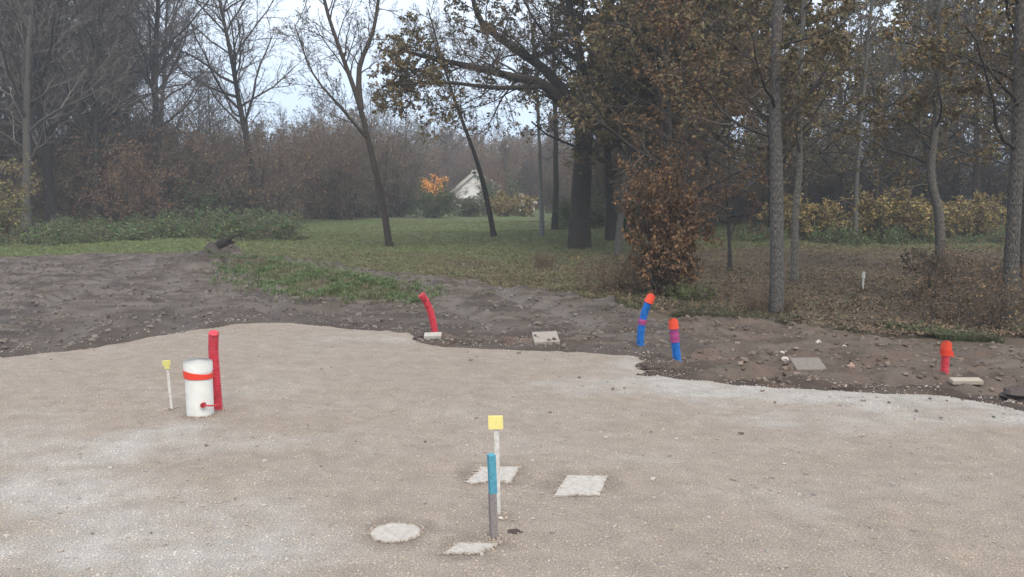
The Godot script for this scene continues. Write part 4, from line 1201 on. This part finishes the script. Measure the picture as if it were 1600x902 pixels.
	while spots.size() < 2300:
		var x := rng.randf_range(-7.0, -1.0)
		var d := rng.randf_range(11.0, 18.6)
		var bi := inside(bank_edge, Vector2(x, d))
		if bi < -0.8 or rng.randf() > smoothstep(-0.8, 0.5, bi): continue
		var gsh := fn.get_noise_2d(x * 1.5, d * 1.5)
		if gsh > 0.12 and rng.randf() < 0.7: continue
		var s := rng.randf_range(0.6, 1.25)
		var c := Color(0.105, 0.165, 0.065).lerp(Color(0.165, 0.14, 0.09), clampf(rng.randf() * 0.6 + 0.15 + 1.3 * gsh, 0, 1))
		spots.append([turned(Vector3(x, maxf(bank_shape(x, d)[0], mud_shape(x, d)[0]) - 0.01, -d), Vector3(s, s, s)), c * rng.randf_range(0.8, 1.2)])
	for k in 900:
		# stray tufts in the mud around the bank and towards the oak
		var x := rng.randf_range(-5.0, 2.0)
		var d := rng.randf_range(10.4, 16.5)
		var mi := inside(mud_edge, Vector2(x, d))
		if mi < 0.0 or rng.randf() > exp(-mi * 0.9) or fn.get_noise_2d(x * 0.9 + 33, d * 0.9) < 0.0: continue
		var s := rng.randf_range(0.4, 0.9)
		spots.append([turned(Vector3(x, mud_shape(x, d)[0] - 0.01, -d), Vector3(s, s, s)), Color(0.13, 0.14, 0.07) * rng.randf_range(0.7, 1.2)])
	scatter("bank_grass", grass, M.leaf, spots, "tufts of green grass and dry stalks on the bank by the mud", "grass")
	var short_ := tuft(8, 0.075, 0.09, 0.4)
	spots = []
	while spots.size() < 60000:
		var d := 11.0 + 34.0 * pow(rng.randf(), 1.3)
		var x := rng.randf_range(-0.75, 0.75) * d
		if inside(mud_edge, Vector2(x, d)) > 0.1 or inside(soil_edge, Vector2(x, d)) > 0.0: continue
		var ms: Color = meadow_shape(x, d)[1]
		if x > 3.0 and d < 22 and rng.randf() < 0.7: continue
		var s := rng.randf_range(0.6, 1.3)
		var c := ms.lerp(Color(0.165, 0.185, 0.082) if d > 19.0 or x < 2.0 else Color(0.13, 0.125, 0.07), 0.45) * rng.randf_range(0.7, 1.3)
		spots.append([turned(at(x, d, -0.005), Vector3(s, s, s)), c])
	scatter("meadow_grass", short_, M.leaf, spots, "short rough grass of the meadow and under the trees", "grass")
	# fallen leaves
	b = Buf.new()
	leaf(b, Vector3(-0.5, 0, 0), Vector3(1, 0.1, 0).normalized(), Vector3.UP, 1.0, 0.65, Color.WHITE)
	var lf := mesh_of(b, null)
	spots = []
	while spots.size() < 45000:
		var d := 9.0 + 24.0 * pow(rng.randf(), 1.5)
		var x := rng.randf_range(-0.35, 0.76) * d
		if x < 1.0 and rng.randf() < 0.6: continue
		if gravel_in(x, d) > -0.3: continue
		var soil := inside(soil_edge, Vector2(x, d)) > 0.0
		if (soil or inside(mud_edge, Vector2(x, d)) > 0.0) and rng.randf() < 0.93: continue
		var y := H(x, d) + 0.03
		if soil: y = soil_top(x, d) + 0.012
		var s := rng.randf_range(0.03, 0.062)
		var c: Color = [Color(0.17, 0.115, 0.075), Color(0.14, 0.105, 0.07), Color(0.19, 0.135, 0.085), Color(0.12, 0.09, 0.065)][rng.randi() % 4]
		spots.append([turned(Vector3(x, y + rng.randf() * 0.02, -d), Vector3(s, s, s), 0.7), c * rng.randf_range(0.8, 1.2)])
	scatter("fallen_leaves", lf, M.leaf, spots, "brown fallen leaves under the oak and the right hand trees", "leaves")
	# weeds along the soil's far edge
	spots = []
	while spots.size() < 1500:
		var x := rng.randf_range(1.2, 7.0)
		var d := 10.5 - smoothstep(2.0, 5.5, x) * 1.7 + rng.randf_range(-0.1, 1.2) * rng.randf()
		if fn.get_noise_2d(x * 1.2, d * 0.7 + 60) < -0.05: continue
		var s := rng.randf_range(0.6, 1.1)
		var c := Color(0.1, 0.09, 0.055).lerp(Color(0.085, 0.12, 0.045), smoothstep(4.0, 4.6, x) * smoothstep(5.6, 5.0, x) * rng.randf() + 0.2 * rng.randf())
		spots.append([turned(at(x, d, 0.0), Vector3(s, s, s)), c * rng.randf_range(0.7, 1.2)])
	scatter("edge_weeds", grass, M.leaf, spots, "ragged weeds along the far edge of the soil strip", "weeds")

func build_ground() -> void:
	var xs := PackedFloat32Array()
	for v in [-120.0, -100.0, -75.0, -60.0, -50.0, -42.0]: xs.append(v)
	xs.append_array(steps(-36.0, 36.0, 0.3))
	for v in [42.0, 50.0, 60.0, 75.0, 100.0, 120.0]: xs.append(v)
	var ds := PackedFloat32Array()
	for v in [-45.0, -30.0, -12.0, -6.0]: ds.append(v)
	ds.append_array(steps(0.0, 40.0, 0.25))
	ds.append_array(steps(41.0, 80.0, 1.0))
	for v in [85.0, 95.0, 110.0, 130.0, 160.0]: ds.append(v)
	sheet("meadow_ground", xs, ds, M.meadow, meadow_shape)
	sheet("mud_field", steps(-18, 2.8, 0.065), steps(6.6, 21.0, 0.065), M.mud, mud_shape)
	sheet("grass_bank", steps(-7.2, -0.6, 0.1), steps(10.6, 19.0, 0.1), M.meadow, bank_shape)
	sheet("soil_strip", steps(-1.8, 9.5, 0.045), steps(4.0, 11.8, 0.045), M.soil, soil_shape)
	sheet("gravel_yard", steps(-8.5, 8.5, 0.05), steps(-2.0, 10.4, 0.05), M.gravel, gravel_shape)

func _ready() -> void:
	rng.seed = 20241
	# camera: eye height, a little downwards
	var cam := Camera3D.new()
	cam.name = "camera"
	cam.fov = 39.5
	cam.near = 0.05
	cam.far = 900.0
	add_child(cam)
	cam.position = Vector3(0, 1.6, 0)
	cam.rotation = Vector3(-atan(151.0 / 1256.0), 0, 0)
	cam.current = true
	# overcast sky
	var sky := ProceduralSkyMaterial.new()
	sky.sky_top_color = Color(0.85, 0.875, 0.91)
	sky.sky_horizon_color = Color(0.645, 0.735, 0.83)
	sky.sky_curve = 0.2
	sky.ground_horizon_color = Color(0.3, 0.29, 0.27)
	sky.ground_bottom_color = Color(0.3, 0.29, 0.27)
	sky.sun_angle_max = 1.0
	var cl := FastNoiseLite.new()
	cl.seed = 4; cl.frequency = 0.012; cl.fractal_octaves = 4
	var ct := NoiseTexture2D.new()
	ct.width = 1024; ct.height = 512; ct.seamless = true; ct.noise = cl
	var cg := Gradient.new()
	cg.offsets = PackedFloat32Array([0.0, 0.45, 1.0])
	cg.colors = PackedColorArray([Color(0.5, 0.5, 0.5, 0.0), Color(0.55, 0.55, 0.55, 0.0), Color(0.62, 0.6, 0.58, 0.5)])
	ct.color_ramp = cg
	sky.sky_cover = ct
	var e := Environment.new()
	e.background_mode = Environment.BG_SKY
	e.sky = Sky.new()
	e.sky.sky_material = sky
	e.tonemap_mode = Environment.TONE_MAPPER_LINEAR
	e.tonemap_exposure = 1.95
	e.sdfgi_enabled = true
	e.ssao_enabled = true
	e.ssil_enabled = true
	e.fog_enabled = true
	e.fog_density = 0.0023
	e.fog_light_color = Color(0.9, 0.93, 0.97)
	var we := WorldEnvironment.new()
	we.name = "environment"
	we.environment = e
	add_child(we)
	var sun := DirectionalLight3D.new()
	sun.name = "veiled_sun"
	sun.light_color = Color(1.0, 0.965, 0.92)
	sun.light_energy = 0.5
	sun.light_angular_distance = 30.0
	sun.shadow_enabled = true
	add_child(sun)
	sun.rotation_degrees = Vector3(-48, 20, 0)

	for n in [[hn, 1, 0.09, 3], [fn, 2, 0.8, 4], [cn, 3, 0.45, 3], [rn, 4, 0.7, 3]]:
		n[0].seed = n[1]; n[0].frequency = n[2]; n[0].fractal_octaves = n[3]
	gravel_edge = PackedVector2Array([Vector2(-9.5, 4.6), Vector2(-6.8, 6.5), Vector2(-5.06, 7.8), Vector2(-4.43, 8.3), Vector2(-4.03, 9.07), Vector2(-3.41, 9.85), Vector2(-2.7, 9.9), Vector2(-1.82, 9.42), Vector2(-1.12, 9.2), Vector2(-1.02, 8.67), Vector2(-0.68, 8.37), Vector2(0.33, 8.13), Vector2(1.27, 7.87), Vector2(1.26, 7.22), Vector2(1.18, 7.09), Vector2(1.66, 6.79), Vector2(2.63, 6.47), Vector2(3.51, 6.34), Vector2(3.77, 6.08), Vector2(3.95, 5.75), Vector2(4.8, 5.2), Vector2(9, 3.6), Vector2(9, -6), Vector2(-9.5, -6)])
	mud_edge = PackedVector2Array([Vector2(-22, 17.5), Vector2(-12.3, 19.2), Vector2(-10.3, 19.8), Vector2(-7.2, 20.2), Vector2(-6.4, 18.6), Vector2(-5.4, 18.9), Vector2(-3.4, 17.2), Vector2(-0.46, 13.8), Vector2(1.5, 12.0), Vector2(2.1, 10.4), Vector2(2.2, 8.0), Vector2(0, 7), Vector2(-5, 6.8), Vector2(-9, 3), Vector2(-22, 2)])
	bank_edge = PackedVector2Array([Vector2(-6.3, 17.5), Vector2(-5.6, 18.3), Vector2(-3.2, 15.6), Vector2(-1.4, 12.3), Vector2(-1.45, 11.4), Vector2(-3.0, 11.7), Vector2(-4.6, 14.2)])
	soil_edge = PackedVector2Array([Vector2(-1.35, 9.3), Vector2(0, 9.1), Vector2(1.5, 10.0), Vector2(2.69, 10.9), Vector2(3.31, 10.3), Vector2(3.84, 9.6), Vector2(4.3, 9.0), Vector2(4.84, 8.6), Vector2(5.44, 8.45), Vector2(9.2, 8.0), Vector2(9.2, 4.3), Vector2(4.5, 4.6), Vector2(1, 6.4), Vector2(-1.0, 8.0)])
	make_materials()
	build_ground()
	build_house()
	build_wood()
	build_debris()
	build_plot()
	build_scatter()
